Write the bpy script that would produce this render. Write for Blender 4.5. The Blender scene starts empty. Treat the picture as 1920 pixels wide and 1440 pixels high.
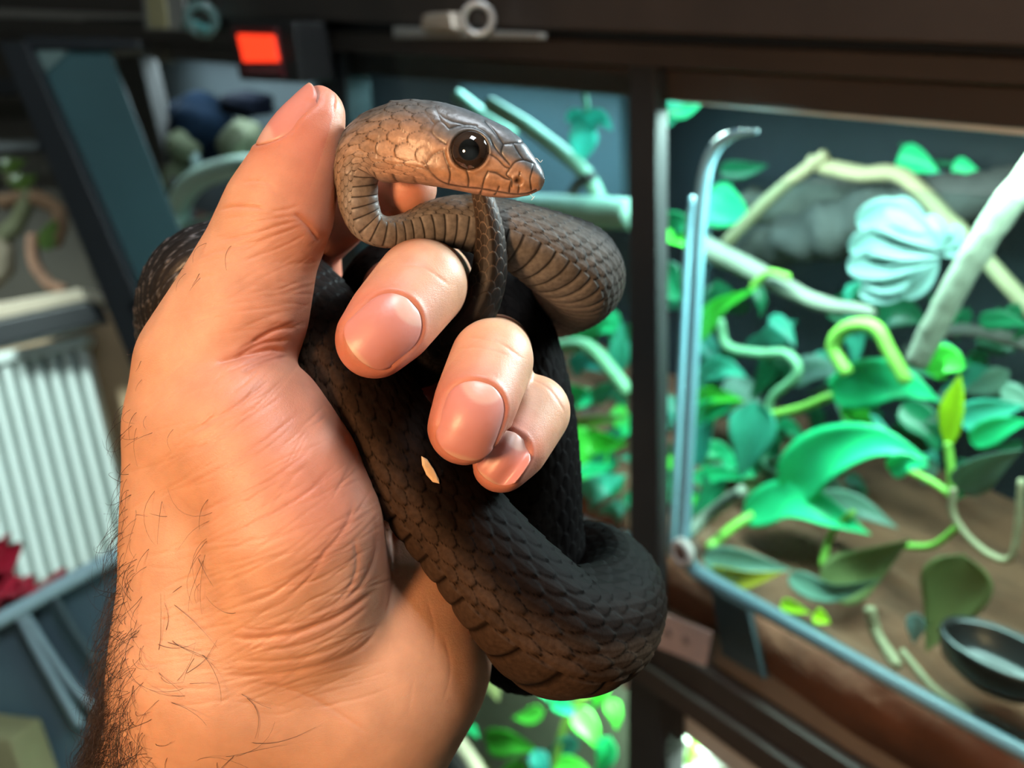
import bpy, bmesh, math, random
import numpy as np
from mathutils import Vector, Matrix
from mathutils.bvhtree import BVHTree

# ------------------------------------------------------------------ camera
FPX = 1900.0                       # focal length in pixels of the 1920x1440 frame
PITCH = math.radians(20.0)
CAMZ = 1.35
scene = bpy.context.scene
col = scene.collection
cam_data = bpy.data.cameras.new('camera')
cam_data.sensor_fit = 'HORIZONTAL'
cam_data.sensor_width = 36.0
cam_data.lens = 36.0 * FPX / 1920.0
cam_data.clip_start = 0.01
cam_data.clip_end = 50
cam_data.dof.use_dof = True
cam_data.dof.focus_distance = 0.189
cam_data.dof.aperture_fstop = cam_data.lens / 2.3     # 2.3 mm wide phone lens
camera = bpy.data.objects.new('camera', cam_data)
camera.location = (0, 0, CAMZ)
camera.rotation_euler = (math.pi / 2 - PITCH, 0, 0)
col.objects.link(camera)
scene.camera = camera

# ------------------------------------------------------------------ world, lights, exposure
scene.view_settings.view_transform = 'Standard'
scene.view_settings.look = 'None'
scene.view_settings.exposure = 0.0
scene.view_settings.gamma = 1.0
scene.view_settings.use_curve_mapping = False
world = bpy.data.worlds.new('room_air')
scene.world = world
world.use_nodes = True
world.node_tree.nodes['Background'].inputs[0].default_value = (0.55, 0.62, 0.70, 1)
world.node_tree.nodes['Background'].inputs[1].default_value = 0.15

def C(px, py, d):
    """a point given by where the photo shows it and how far it is (camera frame: right, up, forward)"""
    return np.array([(px - 960.0) * d / FPX, (720.0 - py) * d / FPX, d])
CP, SP = math.cos(PITCH), math.sin(PITCH)
def to_world(P):
    P = np.asarray(P, float)
    o = np.empty_like(P)
    o[..., 0] = P[..., 0]
    o[..., 1] = P[..., 2] * CP + P[..., 1] * SP
    o[..., 2] = CAMZ + P[..., 1] * CP - P[..., 2] * SP
    return o
def W(px, py, d):
    return Vector(to_world(C(px, py, d)))
def to_px(P):
    return 960 + P[..., 0] / P[..., 2] * FPX, 720 - P[..., 1] / P[..., 2] * FPX

def area_light(name, loc, target, sx, sy, power, color):
    d = bpy.data.lights.new(name, 'AREA')
    d.shape = 'RECTANGLE'; d.size = sx; d.size_y = sy
    d.energy = power; d.color = color
    o = bpy.data.objects.new(name, d)
    o.location = loc
    o.rotation_euler = (Vector(target) - Vector(loc)).to_track_quat('-Z', 'Y').to_euler()
    col.objects.link(o)
    return o
HANDP = W(700, 800, 0.2)
# assumed, unseen warm spot lighting the hand, from left of and behind the photographer
sd = bpy.data.lights.new('assumed_warm_spot', 'SPOT')
sd.energy = 13.2; sd.color = (1.0, 0.57, 0.28); sd.spot_size = math.radians(52); sd.spot_blend = 0.7; sd.shadow_soft_size = 0.05
so = bpy.data.objects.new('assumed_warm_spot', sd); col.objects.link(so)
so.location = to_world(np.array([-0.25, -0.02, -0.24]))
so.rotation_euler = (Vector(W(620, 780, .2)) - so.location).to_track_quat('-Z', 'Y').to_euler()
# assumed, unseen cool light over the racks, beyond the hand, paling the fingers
area_light('assumed_cool_light', (0.61, 0.57, 1.60), HANDP, 0.30, 0.30, 15, (0.78, 0.97, 1.0))
# assumed, unseen overhead light, cooling the tops of hand and snake
area_light('assumed_overhead_light', (0.22, 0.10, 2.35), HANDP, 0.35, 0.35, 13, (0.80, 0.92, 1.0))
# unseen spot added to brighten the radiator
fs = bpy.data.lights.new('radiator_fill_spot', 'SPOT'); fs.energy = 260; fs.color = (0.80, 1.0, 0.96); fs.spot_size = math.radians(30); fs.spot_blend = 0.5; fs.shadow_soft_size = 0.1
fo = bpy.data.objects.new('radiator_fill_spot', fs); col.objects.link(fo); fo.location = (-1.55, 0.75, 2.2)
fo.rotation_euler = (W(70, 930, 2.1) - fo.location).to_track_quat('-Z', 'Y').to_euler()
scene.cycles.max_bounces = 4
scene.cycles.adaptive_threshold = 0.07
scene.cycles.adaptive_min_samples = 12
scene.cycles.diffuse_bounces = 2
scene.cycles.glossy_bounces = 2
scene.cycles.transmission_bounces = 2
scene.cycles.transparent_max_bounces = 6
scene.cycles.caustics_reflective = False
scene.cycles.caustics_refractive = False

# ------------------------------------------------------------------ helpers
def tag(o, label=None, cat=None, group=None, kind=None):
    if label: o['label'] = label
    if cat: o['category'] = cat
    if group: o['group'] = group
    if kind: o['kind'] = kind
    return o
def mesh_obj(name, verts, faces, mat=None, parent=None, origin=None, smooth=True, colors=None):
    """verts in world space; the object's origin is put at origin"""
    verts = np.asarray(verts, np.float64)
    if origin is None:
        origin = np.array([(verts[:, 0].min() + verts[:, 0].max()) / 2, (verts[:, 1].min() + verts[:, 1].max()) / 2, verts[:, 2].min()])
    origin = np.asarray(origin, float)
    m = bpy.data.meshes.new(name)
    v = (verts - origin).astype(np.float32)
    if isinstance(faces, np.ndarray):
        nf, k = faces.shape
        m.vertices.add(len(v)); m.vertices.foreach_set('co', v.ravel())
        m.loops.add(nf * k); m.loops.foreach_set('vertex_index', faces.astype(np.int32).ravel())
        m.polygons.add(nf)
        m.polygons.foreach_set('loop_start', np.arange(0, nf * k, k, dtype=np.int32))
        m.update(calc_edges=True)
    else:
        m.from_pydata(v.tolist(), [], faces)
        m.update()
    if smooth:
        m.polygons.foreach_set('use_smooth', [True] * len(m.polygons))
    if colors is not None:
        a = m.attributes.new('Col', 'FLOAT_COLOR', 'POINT')
        c = np.ones((len(v), 4), np.float32); c[:, :3] = colors
        a.data.foreach_set('color', c.ravel())
    m.validate()
    o = bpy.data.objects.new(name, m)
    o.location = origin
    if mat: m.materials.append(mat)
    col.objects.link(o)
    if parent is not None:
        o.parent = parent
        bpy.context.view_layer.update() if False else None
        o.matrix_parent_inverse = Matrix.Translation(parent.location).inverted() if parent.rotation_euler[:] == (0, 0, 0) else parent.matrix_world.inverted()
    return o
def empty(name, loc):
    o = bpy.data.objects.new(name, None)
    o.location = loc
    o.empty_display_size = 0.02
    col.objects.link(o)
    return o

class N:
    """tiny node helper"""
    def __init__(self, name):
        self.m = bpy.data.materials.new(name); self.m.use_nodes = True
        self.t = self.m.node_tree; self.n = self.t.nodes
        self.b = self.n['Principled BSDF']
    def new(self, typ, **kw):
        nd = self.n.new(typ)
        for k, v in kw.items():
            if k.startswith('i_'):
                key = k[2:]
                key = int(key) if key.isdigit() else key.replace('_', ' ')
                nd.inputs[key].default_value = v
            else:
                setattr(nd, k, v)
        return nd
    def link(self, a, b): self.t.links.new(a, b)
def rgba(c): return (c[0], c[1], c[2], 1.0)

def simple_mat(name, color, rough=0.5, metal=0.0, noise=0.25, nscale=30.0, bump=0.0, bscale=None, spec=0.5, sheen=0.0, trans=0.0, coat=0.0, emit=0.0):
    k = N(name)
    tc = k.new('ShaderNodeTexCoord')
    nz = k.new('ShaderNodeTexNoise'); nz.inputs['Scale'].default_value = nscale; nz.inputs['Detail'].default_value = 4
    k.link(tc.outputs['Object'], nz.inputs['Vector'])
    mx = k.new('ShaderNodeMix', data_type='RGBA')
    mx.inputs['A'].default_value = rgba([c * (1 - noise) for c in color])
    mx.inputs['B'].default_value = rgba([min(1, c * (1 + noise)) for c in color])
    k.link(nz.outputs['Fac'], mx.inputs['Factor'])
    k.link(mx.outputs['Result'], k.b.inputs['Base Color'])
    k.b.inputs['Roughness'].default_value = rough
    k.b.inputs['Metallic'].default_value = metal
    k.b.inputs['Specular IOR Level'].default_value = spec
    k.b.inputs['Coat Weight'].default_value = coat
    if emit:
        k.b.inputs['Emission Color'].default_value = rgba(color); k.b.inputs['Emission Strength'].default_value = emit
    if bump:
        n2 = k.new('ShaderNodeTexNoise'); n2.inputs['Scale'].default_value = bscale or nscale * 4; n2.inputs['Detail'].default_value = 5
        k.link(tc.outputs['Object'], n2.inputs['Vector'])
        bp = k.new('ShaderNodeBump'); bp.inputs['Strength'].default_value = bump; bp.inputs['Distance'].default_value = 0.003
        k.link(n2.outputs['Fac'], bp.inputs['Height']); k.link(bp.outputs['Normal'], k.b.inputs['Normal'])
    return k.m

def catmull(pts, n_per):
    """pts (k,m) -> dense samples through them (centripetal-ish uniform)"""
    P = np.asarray(pts, float)
    P = np.vstack([2 * P[0] - P[1], P, 2 * P[-1] - P[-2]])
    out = []
    t = np.linspace(0, 1, n_per, endpoint=False)[:, None]
    for i in range(1, len(P) - 2):
        p0, p1, p2, p3 = P[i - 1], P[i], P[i + 1], P[i + 2]
        out.append(0.5 * ((2 * p1) + (-p0 + p2) * t + (2 * p0 - 5 * p1 + 4 * p2 - p3) * t ** 2 + (-p0 + 3 * p1 - 3 * p2 + p3) * t ** 3))
    out.append(P[-2][None])
    return np.vstack(out)
def nrm(v): return v / np.maximum(np.linalg.norm(v, axis=-1, keepdims=True), 1e-12)
def sstep(a, b, x):
    t = np.clip((x - a) / (b - a), 0, 1); return t * t * (3 - 2 * t)
def poly_dist(qx, qy, pts):
    """distance of points to a polyline, and the parameter 0..1 along it"""
    best = np.full(qx.shape, 1e9); par = np.zeros(qx.shape)
    pts = np.asarray(pts, float)
    L = np.r_[0, np.cumsum(np.hypot(*np.diff(pts, axis=0).T))]; tot = L[-1]
    for k in range(len(pts) - 1):
        ax, ay = pts[k]; bx, by = pts[k + 1]
        dx, dy = bx - ax, by - ay
        t = np.clip(((qx - ax) * dx + (qy - ay) * dy) / (dx * dx + dy * dy + 1e-12), 0, 1)
        d = np.hypot(qx - ax - t * dx, qy - ay - t * dy)
        m = d < best
        best[m] = d[m]; par[m] = ((L[k] + t * (L[k + 1] - L[k])) / tot)[m]
    return best, par
# ------------------------------------------------------------------ frame of the racks: a vertical front plane that runs away to the left
YAW = math.radians(35)
DH = np.array([-math.sin(YAW), math.cos(YAW), 0.0])        # along the front, to the far left
NB = np.array([math.cos(YAW), math.sin(YAW), 0.0])         # into the tanks
FP0 = np.array(W(1200, 700, .75))
CAM = np.array([0, 0, CAMZ])
def FP(px, py, back=0.0):
    """point of the rack's front plane (moved back into the tank) seen at px, py"""
    d = to_world(C(px, py, 1.0)) - CAM
    t = ((FP0 + NB * back - CAM) @ NB) / (d @ NB)
    return CAM + d * t
FLOOR_Z = [None]
BK = 0.60                 # the tanks are shallow
def FPS(px, py, back):
    """like FP, but never below the tank's soil"""
    back = back * BK if back > 0 else back
    p = FP(px, py, back)
    if FLOOR_Z[0] is not None and p[2] < FLOOR_Z[0] and FP(px, py, 0.0)[2] > FLOOR_Z[0] - .02:
        q = FP(px, py, 0.004)
        t = (FLOOR_Z[0] - q[2]) / (p[2] - q[2]) if p[2] != q[2] else 0
        p = q + (p - q) * max(0.0, min(1.0, t))
    return p
def depth_at(P): return (np.asarray(P) - CAM) @ np.array([0, CP, -SP])
def pxm_at(P): return depth_at(P) / FPX            # metres per pixel at a point

def bevel_box_from_quad(name, q, front, thick, mat, parent=None, bevel=0.002, nseg=2, nvec=NB, base=None):
    """four points (world) of the front face, pushed back by thick along nvec"""
    q = [np.asarray(p) + nvec * front for p in q]
    bm = bmesh.new()
    a = [bm.verts.new(p) for p in q]; b = [bm.verts.new(p + nvec * thick) for p in q]
    bm.faces.new(a); bm.faces.new(b[::-1])
    for i in range(4):
        j = (i + 1) % 4
        bm.faces.new((a[j], a[i], b[i], b[j]))
    bmesh.ops.recalc_face_normals(bm, faces=bm.faces[:])
    if bevel: bmesh.ops.bevel(bm, geom=bm.edges[:] , offset=bevel, segments=nseg, affect='EDGES', profile=0.6)
    bm.verts.ensure_lookup_table()
    V = np.array([v.co[:] for v in bm.verts]); F = [[v.index for v in f.verts] for f in bm.faces]
    bm.verts.index_update(); F = [[v.index for v in f.verts] for f in bm.faces]
    bm.free()
    return mesh_obj(name, V, F, mat, parent, smooth=False)
def px_slab(name, pts, front, thick, mat, parent=None, back=0.0, bevel=0.002):
    return bevel_box_from_quad(name, [FP(x, y, back * BK + front) for x, y in pts], 0.0, thick, mat, parent, bevel)
def tube_mesh(path, radii, ns=14, cap=True, wob=0.0, seed=0):
    path = np.asarray(path, float); radii = np.asarray(radii, float)
    n = len(path)
    T_ = nrm(np.gradient(path, axis=0))
    up = np.array([0, 0, 1.0]) if abs(T_[0][2]) < .9 else np.array([1.0, 0, 0])
    Nn = nrm(np.cross(T_[0], up)); fr = []
    for i in range(n):
        Nn = nrm(Nn - T_[i] * (Nn @ T_[i])); fr.append((Nn, np.cross(T_[i], Nn)))
    V = []; rg = np.random.RandomState(seed)
    lump = 1 + wob * rg.normal(size=(n, ns))
    if wob:
        for _ in range(2): lump = (np.roll(lump, 1, 0) + lump + np.roll(lump, -1, 0) + np.roll(lump, 1, 1) + np.roll(lump, -1, 1)) / 5
        lump = 1 + (lump - 1) * 2.2
    for i in range(n):
        for j in range(ns):
            a = 2 * math.pi * j / ns
            V.append(path[i] + radii[i] * lump[i, j] * (math.cos(a) * fr[i][0] + math.sin(a) * fr[i][1]))
    F = []
    for i in range(n - 1):
        for j in range(ns):
            F.append((i * ns + j, i * ns + (j + 1) % ns, (i + 1) * ns + (j + 1) % ns, (i + 1) * ns + j))
    if cap:
        for e, i in ((0, 0), (1, n - 1)):
            c = len(V); V.append(path[i] + (T_[i] * radii[i] * .35 * (1 if e else -1)))
            for j in range(ns):
                k0, k1 = i * ns + j, i * ns + (j + 1) % ns
                F.append((k1, k0, c) if e == 0 else (k0, k1, c))
    return np.array(V), F
def px_tube(name, pts, rpx, mat, parent=None, back=0.2, n=10, ns=14, wob=0.0, taper=None, seed=0, depth=None):
    """tube through pixel points; each point may carry its own distance behind the front"""
    P_ = [(FPS(p[0], p[1], p[2] if len(p) > 2 else back) if depth is None else np.array(W(p[0], p[1], p[2] if len(p) > 2 else depth))) for p in pts]
    P_ = catmull(np.array(P_), n)
    f = np.linspace(0, 1, len(P_))
    r = rpx * np.array([pxm_at(p) for p in P_])
    if taper is not None: r = r * np.interp(f, np.linspace(0, 1, len(taper)), taper)
    V, F = tube_mesh(P_, r, ns, True, wob, seed)
    return mesh_obj(name, V, F, mat, parent)

RAIL = simple_mat('dark_bronze_plastic', (.050, .038, .032), .42, nscale=12, noise=.3, bump=.15, bscale=60)
RAIL2 = simple_mat('black_plastic', (.010, .012, .015), .45, nscale=20)
POSTM = simple_mat('dark_grey_frame', (.026, .026, .028), .5, nscale=20)
PANEL = simple_mat('slate_back_panel', (.055, .085, .11), .6, nscale=8, noise=.35)
PANELD = simple_mat('dark_back_panel', (.009, .016, .022), .6, nscale=10, noise=.5, bump=.4, bscale=40)
SOIL = simple_mat('reddish_soil', (.15, .058, .029), .9, nscale=22, noise=.55, bump=.8, bscale=90)
SILL = simple_mat('brown_wood_sill', (.27, .205, .155), .55, nscale=16, noise=.25, bump=.2)
STEEL = simple_mat('zinc_steel', (.62, .62, .60), .35, metal=.35, nscale=40)
GEDGE = simple_mat('polished_glass_edge', (.15, .25, .29), .28, nscale=25, noise=.2, coat=.5)  # edge colour darkened where the tank lamp strikes it directly
def glass_mat(name, tint, refl=0.06):
    k = N(name); k.n.remove(k.b)
    out = k.n['Material Output']
    tr = k.new('ShaderNodeBsdfTransparent'); tr.inputs[0].default_value = rgba(tint)
    gl = k.new('ShaderNodeBsdfGlossy'); gl.inputs['Roughness'].default_value = .04; gl.inputs['Color'].default_value = (.9, 1, 1, 1)
    lw = k.new('ShaderNodeLayerWeight'); lw.inputs['Blend'].default_value = .5
    pw = k.new('ShaderNodeMath', operation='POWER'); pw.inputs[1].default_value = 5.0; k.link(lw.outputs['Facing'], pw.inputs[0])
    tc = k.new('ShaderNodeTexCoord'); nz = k.new('ShaderNodeTexNoise'); nz.inputs['Scale'].default_value = 7
    k.link(tc.outputs['Object'], nz.inputs['Vector'])
    m0 = k.new('ShaderNodeMath', operation='MULTIPLY_ADD'); m0.inputs[1].default_value = .7; m0.inputs[2].default_value = .02; k.link(pw.outputs[0], m0.inputs[0])
    mu = k.new('ShaderNodeMath', operation='MULTIPLY_ADD'); mu.inputs[1].default_value = refl * .5
    k.link(nz.outputs['Fac'], mu.inputs[0]); k.link(m0.outputs[0], mu.inputs[2])
    mx = k.new('ShaderNodeMixShader'); k.link(mu.outputs[0], mx.inputs[0]); k.link(tr.outputs[0], mx.inputs[1]); k.link(gl.outputs[0], mx.inputs[2])
    k.link(mx.outputs[0], out.inputs['Surface'])
    return k.m
GEDGEV = simple_mat('lightened_glass_edge', (.26, .50, .60), .22, nscale=25, noise=.2, coat=.5)  # lighter copy of the polished edge, painted up where little light falls
GLASS = glass_mat('tank_glass', (.90, .97, .96))

# the room shell
def box_pts(x0, x1, y0, y1, z0, z1):
    V = [(x, y, z) for x in (x0, x1) for y in (y0, y1) for z in (z0, z1)]
    F = [(0, 1, 3, 2), (4, 6, 7, 5), (0, 4, 5, 1), (2, 3, 7, 6), (0, 2, 6, 4), (1, 5, 7, 3)]
    return np.array(V, float), F
WALLM = simple_mat('painted_wall', (.66, .63, .58), .85, nscale=6, noise=.1, bump=.1)
FLOORM = simple_mat('wood_floor', (.20, .13, .08), .5, nscale=5, noise=.3)
for nm, bx, mt in (('floor', (-3.4, 3.2, -1.6, 4.6, -.06, 0), FLOORM), ('ceiling', (-3.4, 3.2, -1.6, 4.6, 2.6, 2.66), WALLM), ('wall_back', (-3.4, 3.2, 4.5, 4.6, 0, 2.6), WALLM),
                   ('wall_left', (-3.4, -3.3, -1.6, 4.5, 0, 2.6), WALLM), ('wall_right', (3.1, 3.2, -1.6, 4.5, 0, 2.6), WALLM), ('wall_front', (-3.3, 3.1, -1.6, -1.5, 0, 2.6), WALLM)):
    V_, F_ = box_pts(*bx)
    tag(mesh_obj(nm, V_, F_, mt, smooth=False), kind='structure')

# ---- the terrarium rack
rack = empty('terrarium_rack', Vector((FP(1200, 1300)[0], FP(1200, 1300)[1], 0.0)))
tag(rack, 'long dark-framed terrarium rack with glass fronts running behind the hand', 'terrarium')
px_slab('top_rail', [(-80, -70), (2000, -70), (2000, 92), (-80, 14)], -.012, .05, RAIL, rack)
px_slab('top_rail', [(-80, 30), (2000, 112), (2000, 166), (-80, 60)], -.004, .04, RAIL, rack)
px_slab('header_strip', [(-80, 61), (2000, 168), (2000, 250), (-80, 78)], .012, .025, RAIL, rack)
px_slab('post', [(1178, 100), (1228, 105), (1236, 1500), (1180, 1500)], .0, .012, POSTM, rack)
px_slab('post', [(590, 60), (640, 65), (700, 900), (650, 900)], .0, .03, RAIL2, rack)
px_slab('bottom_rail', [(640, 813), (1700, 1505), (1610, 1505), (640, 850)], .0, .03, RAIL, rack)
px_slab('bottom_rail', [(640, 856), (1590, 1510), (1470, 1480), (640, 868)], -.006, .03, RAIL, rack)
px_slab('bottom_glass_edge', [(700, 838), (1180, 1006), (1180, 1024), (700, 852)], .004, .012, GEDGE, rack)
# inside of the right-hand bay
zf = FP(1300, 1065)[2]; FLOOR_Z[0] = zf + .012
def floor_pt(px, py, back):
    p = FP(px, py, back); return p
f0 = FP(1296, 1060, .006); f1 = FP(1990, 1440, .006)
f1[2] = f0[2]
def tray(name, a, b, back0, depth, th, mat, parent):
    q = [a + NB * back0, b + NB * back0, b + NB * (back0 + depth), a + NB * (back0 + depth)]
    return bevel_box_from_quad(name, q, 0, -th, mat, parent, .0015, nvec=np.array([0, 0, 1.0]))
a_ = f0 + DH * 1.6; b_ = f1 - DH * .35
def soil_bed(name, a, b, depth, mat, parent, seed):
    nx, ny = 90, 60; rg = np.random.RandomState(seed)
    nz = rg.normal(size=(nx, ny))
    for _ in range(6): nz = (np.roll(nz, 1, 0) + np.roll(nz, -1, 0) + np.roll(nz, 1, 1) + np.roll(nz, -1, 1) + nz) / 5
    nz = nz / nz.std() * .005
    V = []; 
    for i in range(nx):
        for j in range(ny):
            p = a + (b - a) * i / (nx - 1) + NB * (depth * j / (ny - 1) + .004); V.append(p + np.array([0, 0, nz[i, j] + .02 * (j / ny) ** 1.5]))
    F = [(i * ny + j, (i + 1) * ny + j, (i + 1) * ny + j + 1, i * ny + j + 1) for i in range(nx - 1) for j in range(ny - 1)]
    n0 = len(V)
    V += [v - np.array([0, 0, .05]) for v in V]
    F += [(f[3] + n0, f[2] + n0, f[1] + n0, f[0] + n0) for f in F]
    for i in range(nx - 1):
        F.append((i * ny, i * ny + n0, (i + 1) * ny + n0, (i + 1) * ny))
    return mesh_obj(name, np.array(V), F, mat, parent)
soil_bed('soil_bed', a_, b_, .25, SOIL, rack, 3)
# back wall, ceiling, partition
h_top = FP(1600, 190)[2] - zf
qb = [a_ + NB * .255 + [0, 0, -.05], b_ + NB * .255 + [0, 0, -.05], b_ + NB * .255 + [0, 0, h_top + .05], a_ + NB * .255 + [0, 0, h_top + .05]]
bevel_box_from_quad('back_panel', qb, 0, .012, PANELD, rack, 0)
qc = [a_ + [0, 0, h_top + .03], b_ + [0, 0, h_top + .03], b_ + NB * .27 + [0, 0, h_top + .03], a_ + NB * .27 + [0, 0, h_top + .03]]
bevel_box_from_quad('roof_panel', qc, 0, .012, RAIL2, rack, 0, nvec=np.array([0, 0, 1.0]))
# board under the glass door and label
px_slab('sill_board', [(1310, 1092), (2000, 1478), (2000, 1760), (1310, 1240)], .012, .012, SILL, rack, bevel=.0015)
px_slab('sill_reflection', [(1332, 1105), (1400, 1142), (1432, 1275), (1352, 1228)], .004, .006, simple_mat('blue_grey_reflection', (.05, .075, .085), .5), rack, bevel=.001)  # bluish reflection on the sill, built as a thin slab
# hinged glass door of the right-hand bay: pane, its polished edge and the round knob
door = empty('glass_door', FP(1290, 1050, -.004)); tag(door, 'rounded clear glass door with pale polished edge on the right-hand bay', 'glass door')
px_slab('pane', [(1305, 330), (2000, 380), (2000, 1440), (1286, 1050)], -.002, .004, GLASS, door, bevel=0)
edge_pts = [(1420, 246), (1372, 254), (1340, 280), (1322, 330), (1312, 420), (1304, 560), (1296, 720), (1288, 880), (1282, 1000), (1284, 1040), (1300, 1066), (1340, 1092), (1460, 1158), (1600, 1236), (1760, 1325), (2000, 1455)]
px_tube('polished_edge', [(x, y, -.002) for x, y in edge_pts[:10]], 13, GEDGEV, door, n=8, ns=10, taper=[.3, .8, 1, 1, 1, 1, 1, 1.0, 1.1, 1.1])
px_tube('sill_edge', [(x, y, -.002) for x, y in edge_pts[9:]], 15, GEDGE, door, n=8, ns=10, taper=[.9, 1, 1, 1, 1, 1.05, 1.1])
px_tube('polished_edge', [(x - 22, y + 40, .006) for x, y in edge_pts[3:9]], 8, GEDGEV, door, n=6, ns=10)
kn = FP(1280, 1036, -.012)
def ring_mesh(c, nrmv, R, r, nu=40, nv=14, squash=1.0):
    nrmv = nrm(np.asarray(nrmv, float)); u = nrm(np.cross(nrmv, [0, 0, 1.0]) if abs(nrmv[2]) < .9 else np.cross(nrmv, [1.0, 0, 0])); v = np.cross(nrmv, u)
    V = []; F = []
    for i in range(nu):
        a = 2 * math.pi * i / nu; d = math.cos(a) * u + math.sin(a) * v * squash
        for j in range(nv):
            b = 2 * math.pi * j / nv
            V.append(c + d * (R + r * math.cos(b)) + nrmv * r * math.sin(b))
    for i in range(nu):
        for j in range(nv):
            F.append((i * nv + j, ((i + 1) % nu) * nv + j, ((i + 1) % nu) * nv + (j + 1) % nv, i * nv + (j + 1) % nv))
    return np.array(V), F
def disc_mesh(c, nrmv, R, th, n=32, dome=.2):
    nrmv = nrm(np.asarray(nrmv, float)); u = nrm(np.cross(nrmv, [0, 0, 1.0]) if abs(nrmv[2]) < .9 else np.cross(nrmv, [1.0, 0, 0])); v = np.cross(nrmv, u)
    prof = [(0, th / 2 * (1 + dome)), (R * .7, th / 2 * (1 + dome * .5)), (R * .93, th / 2), (R, th * .25), (R, -th / 2), (0, -th / 2)]
    V = []; F = []
    for rr, h in prof:
        for i in range(n):
            a = 2 * math.pi * i / n; V.append(c + (math.cos(a) * u + math.sin(a) * v) * rr + nrmv * h)
    for k_ in range(len(prof) - 1):
        for i in range(n):
            F.append((k_ * n + i, k_ * n + (i + 1) % n, (k_ + 1) * n + (i + 1) % n, (k_ + 1) * n + i))
    return np.array(V), F
V_, F_ = ring_mesh(kn, NB, 20 * pxm_at(kn), 9 * pxm_at(kn)); ko = mesh_obj('knob', V_, F_, simple_mat('pale_nylon', (.62, .55, .52), .4), door)
V_, F_ = disc_mesh(kn + NB * .004, -NB, 20 * pxm_at(kn), .012); mesh_obj('knob_shaft', V_, F_, simple_mat('brown_nylon', (.20, .12, .10), .5), ko)
# glass of the other bays
pn = px_slab('pane', [(640, 90), (1178, 140), (1178, 1012), (690, 840)], .008, .004, GLASS, rack, bevel=0)
# ------------------------------------------------------------------ plants and fittings in the tanks
def leaf_mat(name, c, gloss=.35, trans=.35):
    k = N(name)
    tc = k.new('ShaderNodeTexCoord'); nz = k.new('ShaderNodeTexNoise'); nz.inputs['Scale'].default_value = 40; nz.inputs['Detail'].default_value = 3
    k.link(tc.outputs['Object'], nz.inputs['Vector'])
    mx = k.new('ShaderNodeMix', data_type='RGBA'); mx.inputs['A'].default_value = rgba([v * .72 for v in c]); mx.inputs['B'].default_value = rgba([min(1, v * 1.25) for v in c])
    k.link(nz.outputs['Fac'], mx.inputs['Factor']); k.link(mx.outputs['Result'], k.b.inputs['Base Color'])
    k.b.inputs['Roughness'].default_value = gloss
    tr = k.new('ShaderNodeBsdfTranslucent'); k.link(mx.outputs['Result'], tr.inputs['Color'])
    ms = k.new('ShaderNodeMixShader'); ms.inputs[0].default_value = trans
    k.link(k.b.outputs[0], ms.inputs[1]); k.link(tr.outputs[0], ms.inputs[2]); k.link(ms.outputs[0], k.n['Material Output'].inputs['Surface'])
    return k.m
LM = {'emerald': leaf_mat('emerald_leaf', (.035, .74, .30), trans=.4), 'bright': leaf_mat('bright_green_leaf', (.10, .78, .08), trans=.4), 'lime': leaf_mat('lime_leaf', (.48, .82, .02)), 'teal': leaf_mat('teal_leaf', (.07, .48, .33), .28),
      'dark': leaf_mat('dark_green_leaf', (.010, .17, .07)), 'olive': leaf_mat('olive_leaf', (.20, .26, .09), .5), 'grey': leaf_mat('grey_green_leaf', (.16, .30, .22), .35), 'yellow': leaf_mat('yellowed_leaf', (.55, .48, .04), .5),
      'pale': leaf_mat('pale_frond', (.22, .36, .34), .5), 'cyan': leaf_mat('cyan_leaf', (.05, .50, .42), .3), 'stem': leaf_mat('green_stem', (.22, .50, .07), .45, .1), 'tealstem': leaf_mat('teal_stem', (.20, .44, .24), .45, .1)}
BARK = simple_mat('grey_bark', (.10, .095, .080), .85, nscale=26, noise=.75, bump=.9, bscale=60)
BARKD = simple_mat('dark_bark', (.042, .040, .038), .85, nscale=18, noise=.9, bump=.9, bscale=50)
WOODT = simple_mat('tan_stick', (.26, .23, .13), .7, nscale=20, noise=.3, bump=.4)
WOODP = simple_mat('pale_peeled_branch', (.19, .20, .15), .65, nscale=24, noise=.25, bump=.4)
BAMB = simple_mat('green_bamboo', (.17, .30, .22), .5, nscale=20, noise=.2)

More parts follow.
